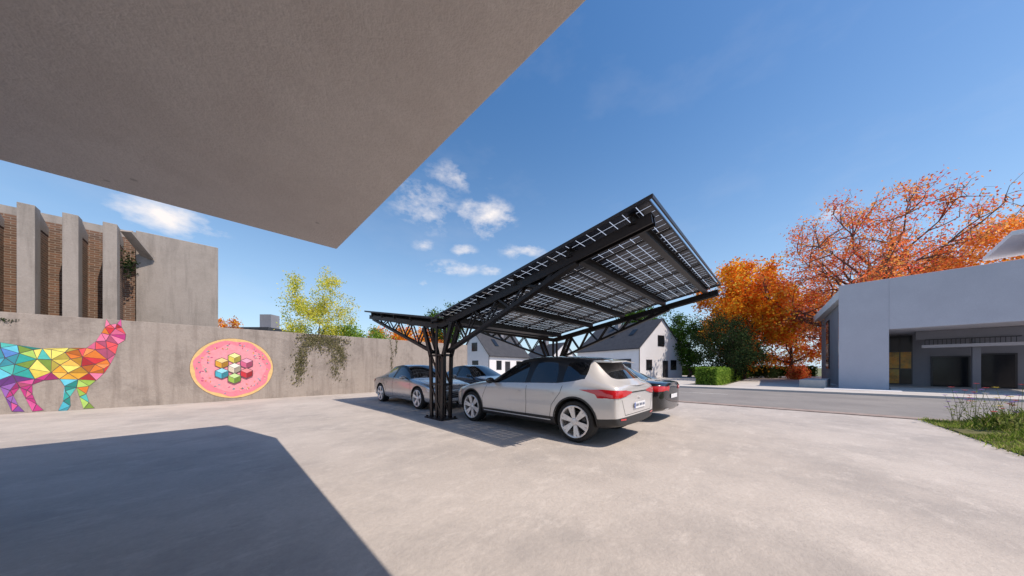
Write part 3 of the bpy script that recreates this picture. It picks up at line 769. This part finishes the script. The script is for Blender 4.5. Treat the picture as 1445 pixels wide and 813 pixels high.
        for f_ in ((4,5,8),(4,8,9,7),(8,5,6,9),(0,10,1),(0,3,11,10),(10,11,2,1),(0,4,7,3),(1,2,6,5),(3,7,9,11),(11,9,6,2),(0,10,8,4),(10,1,5,8)): b.face(f_)
        fixn(b.build('spoiler', paint, root, bevel=.006))
        patch('grille', [(-.5,.32),(.5,.32),(.45,.45),(-.45,.45)], 'x', 1, dark, .006)
    else:
        patch('grille', [(-.42,.30),(.42,.30),(.34,.52),(-.34,.52)], 'x', 1, dark, .006)
        for zz in (.36,.42,.48): line('grille_bar', [(-.36,zz),(.36,zz)], 'x', 1, .012, M['rim'], .010)
        patch('licence_plate', [(-.26,.28),(.26,.28),(.26,.36),(-.26,.36)], 'x', 1, M['plate'], .014)
        patch('licence_plate', [(-.26,.56),(.26,.56),(.26,.66),(-.26,.66)], 'x', -1, M['plate'], .012)
        line('bonnet_seam', [(.95,.70),(1.7,.66),(2.12,.56)], 'z', 1, .008, dark, .002)
        line('bonnet_seam', [(.95,-.70),(1.7,-.66),(2.12,-.56)], 'z', 1, .008, dark, .002)
    return root
SUV = [(2.26,.66,.25,.70,2.22,.50,.73,2.23,.745),(2.12,.83,.22,.77,2.08,.60,.80,2.08,.82),(1.75,.905,.21,.86,1.73,.68,.90,1.73,.93),(1.15,.925,.21,.93,1.13,.72,.975,1.13,1.01),
  (.88,.925,.21,.955,.82,.76,.99,.96,1.03),(.28,.925,.21,.965,.04,.62,1.435,.12,1.50),(-.30,.925,.21,.975,-.34,.64,1.475,-.32,1.555),(-.38,.925,.21,.98,-.42,.64,1.475,-.40,1.555),
  (-1.08,.925,.21,1.0,-1.05,.625,1.455,-1.05,1.54),(-1.17,.925,.21,1.015,-1.13,.62,1.45,-1.13,1.535),(-1.68,.92,.23,1.08,-1.62,.60,1.40,-1.76,1.485),
  (-2.08,.895,.30,1.03,-1.99,.69,1.075,-2.12,1.09),(-2.22,.83,.34,.96,-2.21,.62,.99,-2.24,1.0)]
SED = [(2.34,.68,.24,.62,2.30,.52,.65,2.32,.66),(2.18,.84,.20,.70,2.12,.62,.735,2.14,.755),(1.75,.905,.18,.79,1.72,.68,.83,1.72,.85),(1.15,.92,.18,.87,1.12,.72,.905,1.12,.93),
  (.92,.92,.18,.895,.86,.76,.925,1.02,.955),(.25,.92,.18,.92,.0,.57,1.34,.1,1.40),(-.32,.92,.18,.93,-.35,.58,1.365,-.33,1.435),(-.40,.92,.18,.93,-.43,.58,1.365,-.41,1.435),
  (-1.18,.92,.18,.94,-.98,.56,1.32,-.98,1.40),(-1.35,.92,.18,.945,-1.12,.54,1.29,-1.08,1.375),(-1.85,.92,.19,.945,-1.74,.66,.98,-1.84,1.0),
  (-2.2,.88,.22,.92,-2.2,.62,.96,-2.25,.975),(-2.44,.76,.28,.88,-2.44,.58,.92,-2.46,.935)]
P_white = pmat('paint_pearl', (.68,.665,.65), .28, .3, 1, var=.1)
P_black = pmat('paint_black', (.010,.011,.013), .2, .2, 1, var=.1)
P_silver = pmat('paint_silver', (.50,.50,.51), .26, .6, 1, var=.1)
P_grey = pmat('paint_bluegrey', (.10,.12,.16), .25, .6, 1, var=.1)
P_roof = pmat('paint_gloss_black', (.012,.012,.014), .12, 0, 1)
GRP = 'cars parked under the solar carport'
car('parked_car', 'pearl silver hatchback with black roof parked nearest the camera beside the carport column', (5.2,4.09,0), PI/2, SUV, [(4,6),(7,8),(9,10)], 10, P_white, P_roof, 3, .362, 'suv', GRP)
car('parked_car', 'black saloon parked beyond the pearl hatchback with its red tail light showing', (7.95,4.45,0), PI/2, SED, [(4,6),(7,8)], 9, P_black, P_roof, 1, .34, 'sedan', GRP)
car('parked_car', 'silver saloon parked nose forward to the left of the front carport column', (5.25,9.75,0), -PI/2, SED, [(4,6),(7,8)], 9, P_silver, P_silver, 1, .34, 'sedan', GRP)
car('parked_car', 'dark blue grey saloon parked behind the silver saloon', (7.95,9.75,0), -PI/2, SED, [(4,6),(7,8)], 9, P_grey, P_grey, 1, .34, 'sedan', GRP)

# ---------------------------------------------------------------- houses
def house(label, C0, gv, lv, eave, ridge, wins, doors, skyl):
    c = Vector(CP(*C0)); g = Vector(CP(C0[0]+gv[0], C0[1]+gv[1]))-c; l = Vector(CP(C0[0]+lv[0], C0[1]+lv[1]))-c
    W = g.length; Ln = l.length; root = empty('house', (c.x,c.y,0), label, 'house', None, rz=math.atan2(g.y,g.x))
    sgn = 1 if g.x*l.y-g.y*l.x > 0 else -1
    b = MB(); z0 = -.02
    b.v = [(0,0,z0),(W,0,z0),(W,0,eave),(W/2,0,ridge-.12),(0,0,eave)]+[(0,sgn*Ln,z0),(W,sgn*Ln,z0),(W,sgn*Ln,eave),(W/2,sgn*Ln,ridge-.12),(0,sgn*Ln,eave)]
    for f in ((0,1,2,3,4),(9,8,7,6,5),(0,4,9,5),(1,6,7,2),(4,3,8,9),(3,2,7,8)): b.face(f)
    fixn(b.build('wall', M['white'], root))
    b = MB(); sl = (ridge-eave)/(W/2); ov = .25
    for sd in (0,1):
        xe = -ov if sd == 0 else W+ov; ze = eave-ov*sl
        y0, y1 = -sgn*.15, sgn*(Ln+.15)
        v = [(xe,y0,ze),(W/2,y0,ridge),(W/2,y1,ridge),(xe,y1,ze)]
        b0 = len(b.v); b.v += v+[(x,y,z-.12 if x == xe else z-.14) for x,y,z in v]
        for f in ((0,1,2,3),(7,6,5,4),(0,4,5,1),(1,5,6,2),(2,6,7,3),(3,7,4,0)): b.face([b0+i for i in f])
    rf = fixn(b.build('roof', M['darkroof'], root))
    for u, v_ in skyl:
        b = MB(); xx = W/2*v_; zz = eave+sl*xx; yy = sgn*Ln*u; dx = .45
        b.quad((xx-dx,yy-.4,zz-dx*sl+.10),(xx+dx,yy-.4,zz+dx*sl+.10),(xx+dx,yy+.4,zz+dx*sl+.10),(xx-dx,yy+.4,zz-dx*sl+.10)); b.build('skylight', M['glass'], rf)
    b = MB(); b.box(W*.42,W*.42+.6, sgn*Ln*.6-.3, sgn*Ln*.6+.3, ridge-.9, ridge+.7); b.build('chimney', M['greyrender'], rf)
    for face, a0, a1, z0_, z1_ in wins:
        fr = MB(); gl = MB()
        if face == 'g': y = -sgn*.01; fr.box(a0,a1,min(0,y*3),max(0,y*3),z0_,z1_); gl.box(a0+.07,a1-.07,min(y*3,y*4),max(y*3,y*4),z0_+.07,z1_-.07)
        else: fr.box(-.03,0,min(sgn*a0,sgn*a1),max(sgn*a0,sgn*a1),z0_,z1_); gl.box(-.04,-.03,min(sgn*(a0+.07),sgn*(a1-.07)),max(sgn*(a0+.07),sgn*(a1-.07)),z0_+.07,z1_-.07)
        f = fr.build('window', M['frame'], root); gl.build('pane', M['glass'], f)
    for face, a0, a1, z1_ in doors:
        b = MB()
        if face == 'g': b.box(a0,a1,min(0,-sgn*.05),max(0,-sgn*.05),0,z1_)
        else: b.box(-.05,0,min(sgn*a0,sgn*a1),max(sgn*a0,sgn*a1),0,z1_)
        b.build('door', M['frame'], root)
    b = MB(); b.box(-.09,-.02,-sgn*.02-.03,-sgn*.02+.03,0,eave); b.build('downpipe', M['frame'], root)
    return root
house('white house with a steep dark gable roof behind the black car', (15.3,34), (7.5,4), (-5.2,9.75), 3.9, 7.6,
      [('g',1.2,2.3,1.0,2.3),('g',3.4,4.7,4.0,5.4),('g',6.0,7.2,1.0,2.3),('l',6.3,7.6,1.0,2.4)], [('g',4.4,5.4,2.2),('l',1.2,4.6,2.4)], [(.25,.55),(.55,.55)])
house('white house with dark roof seen between the carport columns', (-3.1,38), (-4.4,3.5), (5.8,7.2), 3.2, 6.5,
      [('g',2.0,3.2,1.0,2.3),('g',2.2,3.3,3.6,4.8),('l',1.5,2.6,1.0,2.3),('l',6,7.2,1.0,2.3)], [('l',3.4,4.5,2.2)], [(.3,.5)])
house('small white house with low dark roof at the centre behind the carport', (5.5,42), (5,3), (-3.6,6), 2.7, 5.2,
      [('g',1.0,2.2,1.0,2.2),('l',2,3.2,1.0,2.2)], [('g',3.2,4.2,2.1)], [])

# ---------------------------------------------------------------- modern building at right
O = (26.3,-2.37)
t = empty('modern_building', (O[0],O[1],0), 'modern flat roofed lilac grey building with a large open portal on the right', 'building', rz=math.atan2(-.992,-.125))
W_ = M['portal']
def part(name, mat, *boxes, bevel=.01):
    b = MB()
    for q in boxes: b.box(*q)
    return b.build(name, mat, t, bevel=bevel)
part('portal_pier', W_, (0,1.85,0,1.2,-.02,6.3))
part('portal_lintel', W_, (1.852,6.2,0,4.6,3.45,6.298))
part('portal_pier', W_, (6.202,9.5,0,.8,-.02,6.3))
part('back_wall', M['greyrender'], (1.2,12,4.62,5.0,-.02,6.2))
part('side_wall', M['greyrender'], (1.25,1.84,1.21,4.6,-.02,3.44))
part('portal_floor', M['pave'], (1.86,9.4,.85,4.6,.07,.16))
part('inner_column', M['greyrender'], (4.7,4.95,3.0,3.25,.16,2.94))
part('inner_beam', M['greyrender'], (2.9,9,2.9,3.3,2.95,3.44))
f = part('window', M['frame'], (1.95,2.9,4.54,4.61,.25,3.35), bevel=0)
for q, (a0,a1,z0_,z1_) in enumerate(((2.0,2.4,.3,1.2),(2.45,2.85,.3,1.2),(2.0,2.4,1.26,2.3),(2.45,2.85,1.26,2.3),(2.0,2.4,2.36,3.3),(2.45,2.85,2.36,3.3))):
    b = MB(); b.box(a0,a1,4.52,4.538,z0_,z1_); b.build('pane', M['reflectglass'] if q in (0,2,3) else M['glass'], f)
f = part('garage_door', M['frame'], (3.55,4.85,4.56,4.61,.1,2.0), bevel=0)
b = MB(); b.box(3.62,4.78,4.54,4.558,.18,1.92); b.build('door_leaf', M['glass'], f)
f = part('garage_door', M['frame'], (5.1,6.2,4.56,4.61,.1,2.1), bevel=0)
b = MB(); b.box(5.17,6.13,4.54,4.558,.18,2.02); b.build('door_leaf', M['glass'], f)
bb = [(3.2+.14*k,3.22+.14*k,2.80,2.82,2.62,2.94) for k in range(20)]
part('railing', M['frame'], (3.2,6.0,2.79,2.83,2.90,2.94), *bb, bevel=0)
part('ledge', W_, (3.1,8,2.7,2.9,2.45,2.62))
b = MB(); b.prism([(.05,1.21),(.05,.9),(-2.1,13.8),(8,13.8),(8,5.01),(1.84,5.01),(1.84,1.21)][::-1], 5.75, 6.29); fixn(b.build('roof_slab', M['white'], t, bevel=.01))
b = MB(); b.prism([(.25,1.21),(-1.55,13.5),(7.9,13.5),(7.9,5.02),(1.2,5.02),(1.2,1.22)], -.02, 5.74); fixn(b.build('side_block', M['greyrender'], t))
wdir = Vector((-1.8,12.29,0)).normalized(); nrm = Vector((-wdir.y, wdir.x, 0))
def sidewin(a0, a1, z0, z1):
    base = Vector((.25,1.21,0))
    b = MB(); p = base+wdir*a0+nrm*.03; q = base+wdir*a1+nrm*.03; zz = (z0+z1)/2
    b.bar(p+Vector((0,0,zz)), q+Vector((0,0,zz)), .05, z1-z0); fr = b.build('window', M['frame'], t)
    n = 2
    for i in range(n):
        for k in range(4):
            u0 = a0+(a1-a0)*(i/n)+.05; u1 = a0+(a1-a0)*((i+1)/n)-.05; w0 = z0+(z1-z0)*k/4+.05; w1 = z0+(z1-z0)*(k+1)/4-.05
            b = MB(); p = base+wdir*u0+nrm*.065; q = base+wdir*u1+nrm*.065
            b.bar(p+Vector((0,0,(w0+w1)/2)), q+Vector((0,0,(w0+w1)/2)), .02, w1-w0); b.build('pane', M['glass'], fr)
sidewin(.6,2.2,1.2,5.2); sidewin(7,8.6,1.2,5.2)
part('planter', M['pave'], (-1.6,-.5,-1.0,3.5,.05,.55))
part('upper_storey', M['greyrender'], (6.5,9.4,1.6,5,6.302,7.55))
part('upper_pillar', W_, (5.95,6.2,.6,.9,6.302,7.55))
part('upper_roof', M['white'], (5.35,9.8,.4,5.6,7.552,7.76))
part('step', M['pave'], (1.9,9.4,-.6,.84,.06,.12))
part('path_slab', M['white'], (-.5,2.2,-2.0,-1.2,.06,.10))

# ---------------------------------------------------------------- hedges
def hedge(label, p, q, w, h, n, ls, mats, seed):
    p = Vector(p); q = Vector(q); root = empty('hedge', (p.x,p.y,0), label, 'hedge', rz=math.atan2((q-p).y,(q-p).x)); Ln = (q-p).length
    rng = np.random.default_rng(seed); c = np.empty((n,3))
    c[:,0] = rng.uniform(0,Ln,n); c[:,1] = rng.uniform(-w/2,w/2,n); c[:,2] = rng.uniform(0.02,h,n)
    k = rng.integers(0,4,n); e = np.abs(rng.normal(size=n))*.05
    c[k==0,1] = (-w/2+e)[k==0]; c[k==1,1] = (w/2-e)[k==1]; c[k==2,2] = (h-e)[k==2]
    m = rng.random(n) < .12; c[m,0] = e[m]
    bump_ = np.sin(c[:,0]*2.1)*.05+np.sin(c[:,0]*5.3+1)*.04
    c[:,2] += bump_*(c[:,2]/h); c += rng.normal(size=(n,3))*.05; c[:,2] = np.maximum(c[:,2], .02)
    leaves_mesh('foliage', c, ls, mats, rng.integers(0,len(mats),n), root, seed=seed)
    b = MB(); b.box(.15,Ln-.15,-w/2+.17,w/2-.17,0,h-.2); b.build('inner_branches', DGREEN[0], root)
hedge('clipped light green box hedge running back from the far pavement', (23.6,3.95), (50,4.1), 1.1, 1.22, 32000, .11, LGREEN, 2)
pa = CP((955-CX)/FOC*46, 46); pb = CP((1150-CX)/FOC*40, 40)
hedge('long dark green hedge far behind the white house and light hedge', pa, pb, 1.2, 1.45, 16000, .2, GREEN, 3)

# ---------------------------------------------------------------- trees
tree('yellow_tree', 'slender yellow green tree rising behind the mural wall', ZP(450,22), HT(384,22), 2.45, 2.6, .09, 13000, .12, YELL, M['bark'], seed=2, limbs=14, twigs=7, spread=.08, twr=.6)
tree('autumn_tree', 'dense bright orange autumn tree left of the big sparse tree', ZP(1046,33), HT(362,33), 4.2, 1.6, .30, 38000, .27, ORANGE, M['bark'], seed=3, limbs=18, twigs=9, spread=.10)
tree('autumn_tree', 'tall coral red tree with thin leaves and bare branches behind the modern building', ZP(1205,27), HT(290,27), 7.9, 3.5, .42, 34000, .175, RUST, M['barkred'], seed=4, limbs=22, twigs=11, spread=.038, twr=1.15, lean=(0,-1), clumpy=.05)
tree('autumn_tree', 'orange and coral tree cut off by the right edge behind the modern building', ZP(1430,21), HT(305,21), 4.8, 3.0, .30, 28000, .165, RUST[1:3]+ORANGE[:2], M['barkred'], seed=6, limbs=16, twigs=9, spread=.055, twr=1.1, clumpy=.05)
tree('autumn_tree', 'low bright orange tree showing above the roof of the modern building', ZP(1275,33), HT(380,33), 6.6, 2.5, .28, 30000, .25, ORANGE, M['bark'], seed=9, limbs=16, twigs=9, spread=.09)
tree('autumn_tree', 'orange tree between the dark green tree and the modern building', ZP(1118,36), HT(405,36), 4.6, 2.0, .22, 18000, .22, ORANGE[1:]+RUST[:2], M['bark'], seed=19, limbs=14, twigs=8, spread=.08, clumpy=.1)
tree('evergreen_tree', 'rounded dark green tree in front of the bright orange tree', ZP(1028,27), HT(450,27), 2.7, .9, .2, 15000, .16, DGREEN, M['bark'], seed=5, limbs=14, twigs=8, spread=.12)
tree('green_tree', 'mid green tree between the white house and the dark green tree', ZP(972,38), HT(445,38), 3.0, 1.6, .2, 14000, .22, GREEN, M['bark'], seed=8, limbs=14, twigs=8, spread=.12)
tree('green_tree', 'dark green tree behind the roof of the white house', ZP(905,52), HT(430,52), 4.5, 4, .3, 12000, .32, GREEN, M['bark'], seed=10, limbs=14, twigs=8, spread=.12)
tree('green_tree', 'green treetop just above the left end of the carport roof', ZP(628,34), HT(428,34), 2.2, 2.5, .2, 8000, .2, GREEN, M['bark'], seed=11, limbs=12, twigs=7, spread=.12)
tree('green_tree', 'small light green tree behind the mural wall beside the yellow tree', ZP(487,24), HT(463,24), 2.0, 1.6, .12, 7000, .16, LGREEN, M['bark'], seed=12, limbs=12, twigs=7, spread=.12)
tree('green_tree', 'light green bushy tree above the wall left of the orange treetops', ZP(522,25), HT(467,25), 2.0, 1.4, .12, 7000, .16, LGREEN, M['bark'], seed=13, limbs=12, twigs=7, spread=.12)
tree('autumn_tree', 'small orange treetop above the mural wall left of the carport', ZP(552,27), HT(465,27), 2.0, 1.4, .12, 6000, .17, ORANGE, M['bark'], seed=14, limbs=12, twigs=7, spread=.12)
tree('autumn_tree', 'orange treetop directly behind the left wing of the carport', ZP(592,32), HT(466,32), 2.6, 1.6, .15, 7000, .2, ORANGE, M['bark'], seed=15, limbs=12, twigs=7, spread=.12)
tree('autumn_tree', 'tiny orange treetop beside the flat roofed building behind the wall', ZP(322,38), HT(448,38), 1.5, 4.0, .15, 4000, .2, ORANGE, M['bark'], seed=16, limbs=10, twigs=6, spread=.12)
bush('red_bush', 'red shrub on the far side of the driveway left of the modern building', ZP(1125,30), 1.1, 2.0, 3500, .13, RUST, seed=3)
bush('green_bush', 'dark green shrub beside the far hedge below the orange tree', ZP(1080,34), 1.6, 1.9, 3500, .15, DGREEN, seed=4)

# ---------------------------------------------------------------- grass bed and wild flowers
b = MB(); b.prism([(5.0,-2.62),(12.08,-2.45),(12.08,-14),(5.0,-14)], -.01, .03); fixn(struct(b.build('planting_bed', surf('soil', (.09,.08,.035), (.14,.14,.05), 3, .95, .5, 20))))
rng = np.random.default_rng(21); N = 46000
bx = rng.uniform(5.2,12.0,N); by = -2.62-(rng.random(N)**1.6)*6.5+rng.normal(size=N)*.07+.02*bx-.12
clm = (np.sin(bx*2.3)+np.sin(by*3.1+1)+np.sin(bx*5.1+by*4))*.14+.42
hh = rng.uniform(.4,1.0,N)*np.clip(clm,.12,1)*.6*np.clip((-2.3-by)*1.2,.35,1); an = rng.uniform(0,2*PI,N); ln_ = rng.uniform(.1,.7,N)*hh
dx, dy = np.cos(an), np.sin(an); wv = .008
P0 = np.stack([bx-dy*wv,by+dx*wv,np.full(N,.02)],1); P1 = np.stack([bx+dy*wv,by-dx*wv,np.full(N,.02)],1)
P2 = np.stack([bx+dx*ln_*.4+dy*wv*.7,by+dy*ln_*.4-dx*wv*.7,hh*.65],1); P3 = np.stack([bx+dx*ln_,by+dy*ln_,hh],1)
mb_v = np.stack([P0,P1,P2,P3],1).reshape(-1,3)
me = bpy.data.meshes.new('grass'); me.vertices.add(4*N); me.vertices.foreach_set('co', mb_v.ravel()); me.loops.add(4*N); me.loops.foreach_set('vertex_index', np.arange(4*N,dtype=np.int32))
me.polygons.add(N); me.polygons.foreach_set('loop_start', np.arange(0,4*N,4,dtype=np.int32)); me.polygons.foreach_set('loop_total', np.full(N,4,dtype=np.int32))
for m in (L('grass_a',(.22,.32,.05),.5), L('grass_b',(.32,.40,.09),.5), L('grass_c',(.38,.36,.15),.5), L('grass_d',(.12,.19,.03),.5)): me.materials.append(m)
me.polygons.foreach_set('material_index', rng.integers(0,4,N).astype(np.int32)); me.update(calc_edges=True)
g = bpy.data.objects.new('grass', me); C.objects.link(g); tag(g, 'tangled green grass filling the bed at the right edge of the forecourt', 'grass'); g['kind'] = 'stuff'
fm = {'violet':pmat('petal_violet',(.25,.12,.5),.6),'red':pmat('petal_red',(.6,.05,.06),.6),'white':pmat('petal_white',(.75,.72,.7),.6),'yellow':pmat('petal_yellow',(.7,.55,.05),.6)}
stem_m = L('flower_stem',(.20,.24,.08))
spots = [(1345,560,'violet','shortest violet flowered stem at the left end of the grass bed'),(1352,548,'red','thin stem with red flower at the left of the wildflower clump'),(1368,556,'violet','violet wildflower second from the left in the grass bed'),
 (1377,543,'red','tallest red wildflower in the grass bed'),(1388,562,'white','low white wildflower in the middle of the clump'),(1396,552,'violet','violet wildflower right of the white one'),(1408,558,'white','white wildflower in the right half of the clump'),
 (1416,566,'red','small red wildflower low in the right half of the clump'),(1422,549,'yellow','single yellow wildflower near the right edge'),(1432,560,'violet','violet wildflower close to the right edge'),(1441,545,'red','red wildflower at the very right edge of the photo')]
for i, (px, py, cn, lab) in enumerate(spots):
    Z = 6.6-.12*i; x, y = ZP(px, Z); ht = HT(py, Z)
    y = min(y, -2.8); root = empty('wildflower', (x,y,.02), lab, 'flower', 'wildflowers in the grass bed')
    rr = random.Random(i); mb = MB(); heads = []
    for s_ in range(4):
        tp_ = (rr.uniform(-.16,.16), rr.uniform(-.16,.16), ht*(1 if s_ == 0 else rr.uniform(.55,.92)))
        mb.tube([(0,0,0),(tp_[0]*.3,tp_[1]*.3,tp_[2]*.5),tp_],[.004,.003,.002],4); heads.append(tp_)
        for q in range(5):
            u = rr.uniform(.15,.8); a = rr.uniform(0,6.28); c_ = Vector(tp_)*u; e_ = c_+Vector((math.cos(a)*.10,math.sin(a)*.10,.04))
            n_ = Vector((-math.sin(a),math.cos(a),0))*.014; mid = (c_+e_)/2
            mb.quad(c_, mid+n_, e_, mid-n_)
    mb.build('stem', stem_m, root)
    for hd in heads:
        mb = MB(); hd = Vector(hd)
        for k in range(7):
            a = k*.898; r_ = .05; d_ = Vector((math.cos(a),math.sin(a),.35)); n_ = Vector((-math.sin(a),math.cos(a),0))
            mb.quad(hd, hd+d_*r_*.6+n_*.02, hd+d_*r_, hd+d_*r_*.6-n_*.02)
        mb.build('petals', fm[cn], root)

# ---------------------------------------------------------------- light and sky
EL = math.radians(57.6); hx_, hy_ = .25, -.97; nn_ = math.hypot(hx_,hy_); AZ = math.atan2(hx_, hy_)
S = Vector((hx_/nn_*math.cos(EL), hy_/nn_*math.cos(EL), math.sin(EL)))
sl = bpy.data.lights.new('sun', 'SUN'); sl.energy = 5.0; sl.angle = math.radians(.5); sl.color = (1,.86,.73)
so = bpy.data.objects.new('sun', sl); C.objects.link(so); so.rotation_euler = S.to_track_quat('Z','Y').to_euler(); so.location = S*60
w = bpy.data.worlds.new('World'); bpy.context.scene.world = w; w.use_nodes = True
t = NT(w); o = t.add('ShaderNodeOutputWorld'); bg = t.add('ShaderNodeBackground'); bg.inputs[1].default_value = .14
sky = t.add('ShaderNodeTexSky'); sky.sky_type = 'NISHITA'; sky.sun_disc = False; sky.sun_elevation = EL; sky.sun_rotation = AZ; sky.air_density = 1.0; sky.dust_density = .8; sky.ozone_density = 1.6
tc = t.add('ShaderNodeTexCoord'); D = tc.outputs['Generated']
hs = t.add('ShaderNodeHueSaturation'); hs.inputs['Saturation'].default_value = 1.32; hs.inputs['Value'].default_value = 1.2; t.ln(sky.outputs[0], hs.inputs['Color'])
sep = t.add('ShaderNodeSeparateXYZ'); t.ln(D, sep.inputs[0])
hz_ = t.math('MULTIPLY', t.math('POWER', t.math('SUBTRACT', 1.0, sep.outputs[2], True), 2.7), .80)
skyc = t.mix(hz_, hs.outputs[0], (4.5,5.9,7.3))
nz = t.noise(t.scaled(D, (1,1,1.9)), 10, 9, .62); nzb = t.noise(t.scaled(D, (1,1,2.5)), 3.2, 6, .6)
def dot(v):
    n = t.add('ShaderNodeVectorMath', operation='DOT_PRODUCT'); t.ln(D, n.inputs[0]); n.inputs[1].default_value = v; return n.outputs['Value']
acc = None
for px, py, rx, ry, st in [(235,308,125,34,.75),(290,320,60,22,.5),(686,308,52,36,.85),(600,290,66,56,.40),(645,250,56,30,.38),(640,378,52,14,.55),(655,354,24,12,.6),(692,382,22,12,.5),(742,355,46,15,.45),(600,346,24,12,.42),(598,402,12,8,.4),
                           (1175,300,60,18,.35)]:
    d = ray(px); v = Vector((d[0], d[1], (HY-py)/FOC)); ln0 = v.length; v.normalize()
    e1 = Vector((0,0,1)).cross(v).normalized(); e2 = v.cross(e1)
    s_ = (px-CX)/FOC; sv = (HY-py)/FOC
    ax_ = rx/FOC/(1+s_*s_)**.75/ln0; ay_ = ry/FOC/ln0/(1+.5*sv*sv)
    c0 = dot(v); a_ = t.math('DIVIDE', t.math('DIVIDE', dot(e1), c0), ax_); b_ = t.math('DIVIDE', t.math('DIVIDE', dot(e2), c0), ay_)
    q = t.math('SQRT', t.math('ADD', t.math('MULTIPLY', a_, a_), t.math('MULTIPLY', b_, b_)))
    k = t.math('MULTIPLY', t.math('MULTIPLY', t.math('SUBTRACT', 1.0, q, True), st), t.math('GREATER_THAN', c0, .2))
    acc = k if acc is None else t.math('MAXIMUM', acc, k)
dens = t.math('ADD', acc, t.math('MULTIPLY', t.math('SUBTRACT', nz, .53), 2.6))
mask = t.math('MULTIPLY', t.ramp(dens, .05, .95), t.ramp(acc, .0, .25))
veil = t.math('MULTIPLY', t.ramp(nzb, .52, .8), .07)
mask = t.math('MAXIMUM', mask, veil)
col = t.mix(mask, skyc, (7.4,6.95,6.8))
t.ln(col, bg.inputs[0]); t.ln(bg.outputs[0], o.inputs[0])

cam = bpy.data.cameras.new('camera'); cam.sensor_width = 36; cam.lens = 36*FOC/1445; cam.shift_y = (HY-406.5)/1445; cam.clip_end = 4000; cam.clip_start = .05
co_ = bpy.data.objects.new('camera', cam); C.objects.link(co_); co_.location = (0,0,H); co_.rotation_euler = (PI/2, 0, math.atan2(-F[0],F[1]))
sc = bpy.context.scene; sc.camera = co_
sc.view_settings.view_transform = 'Standard'; sc.view_settings.look = 'None'; sc.view_settings.exposure = 0
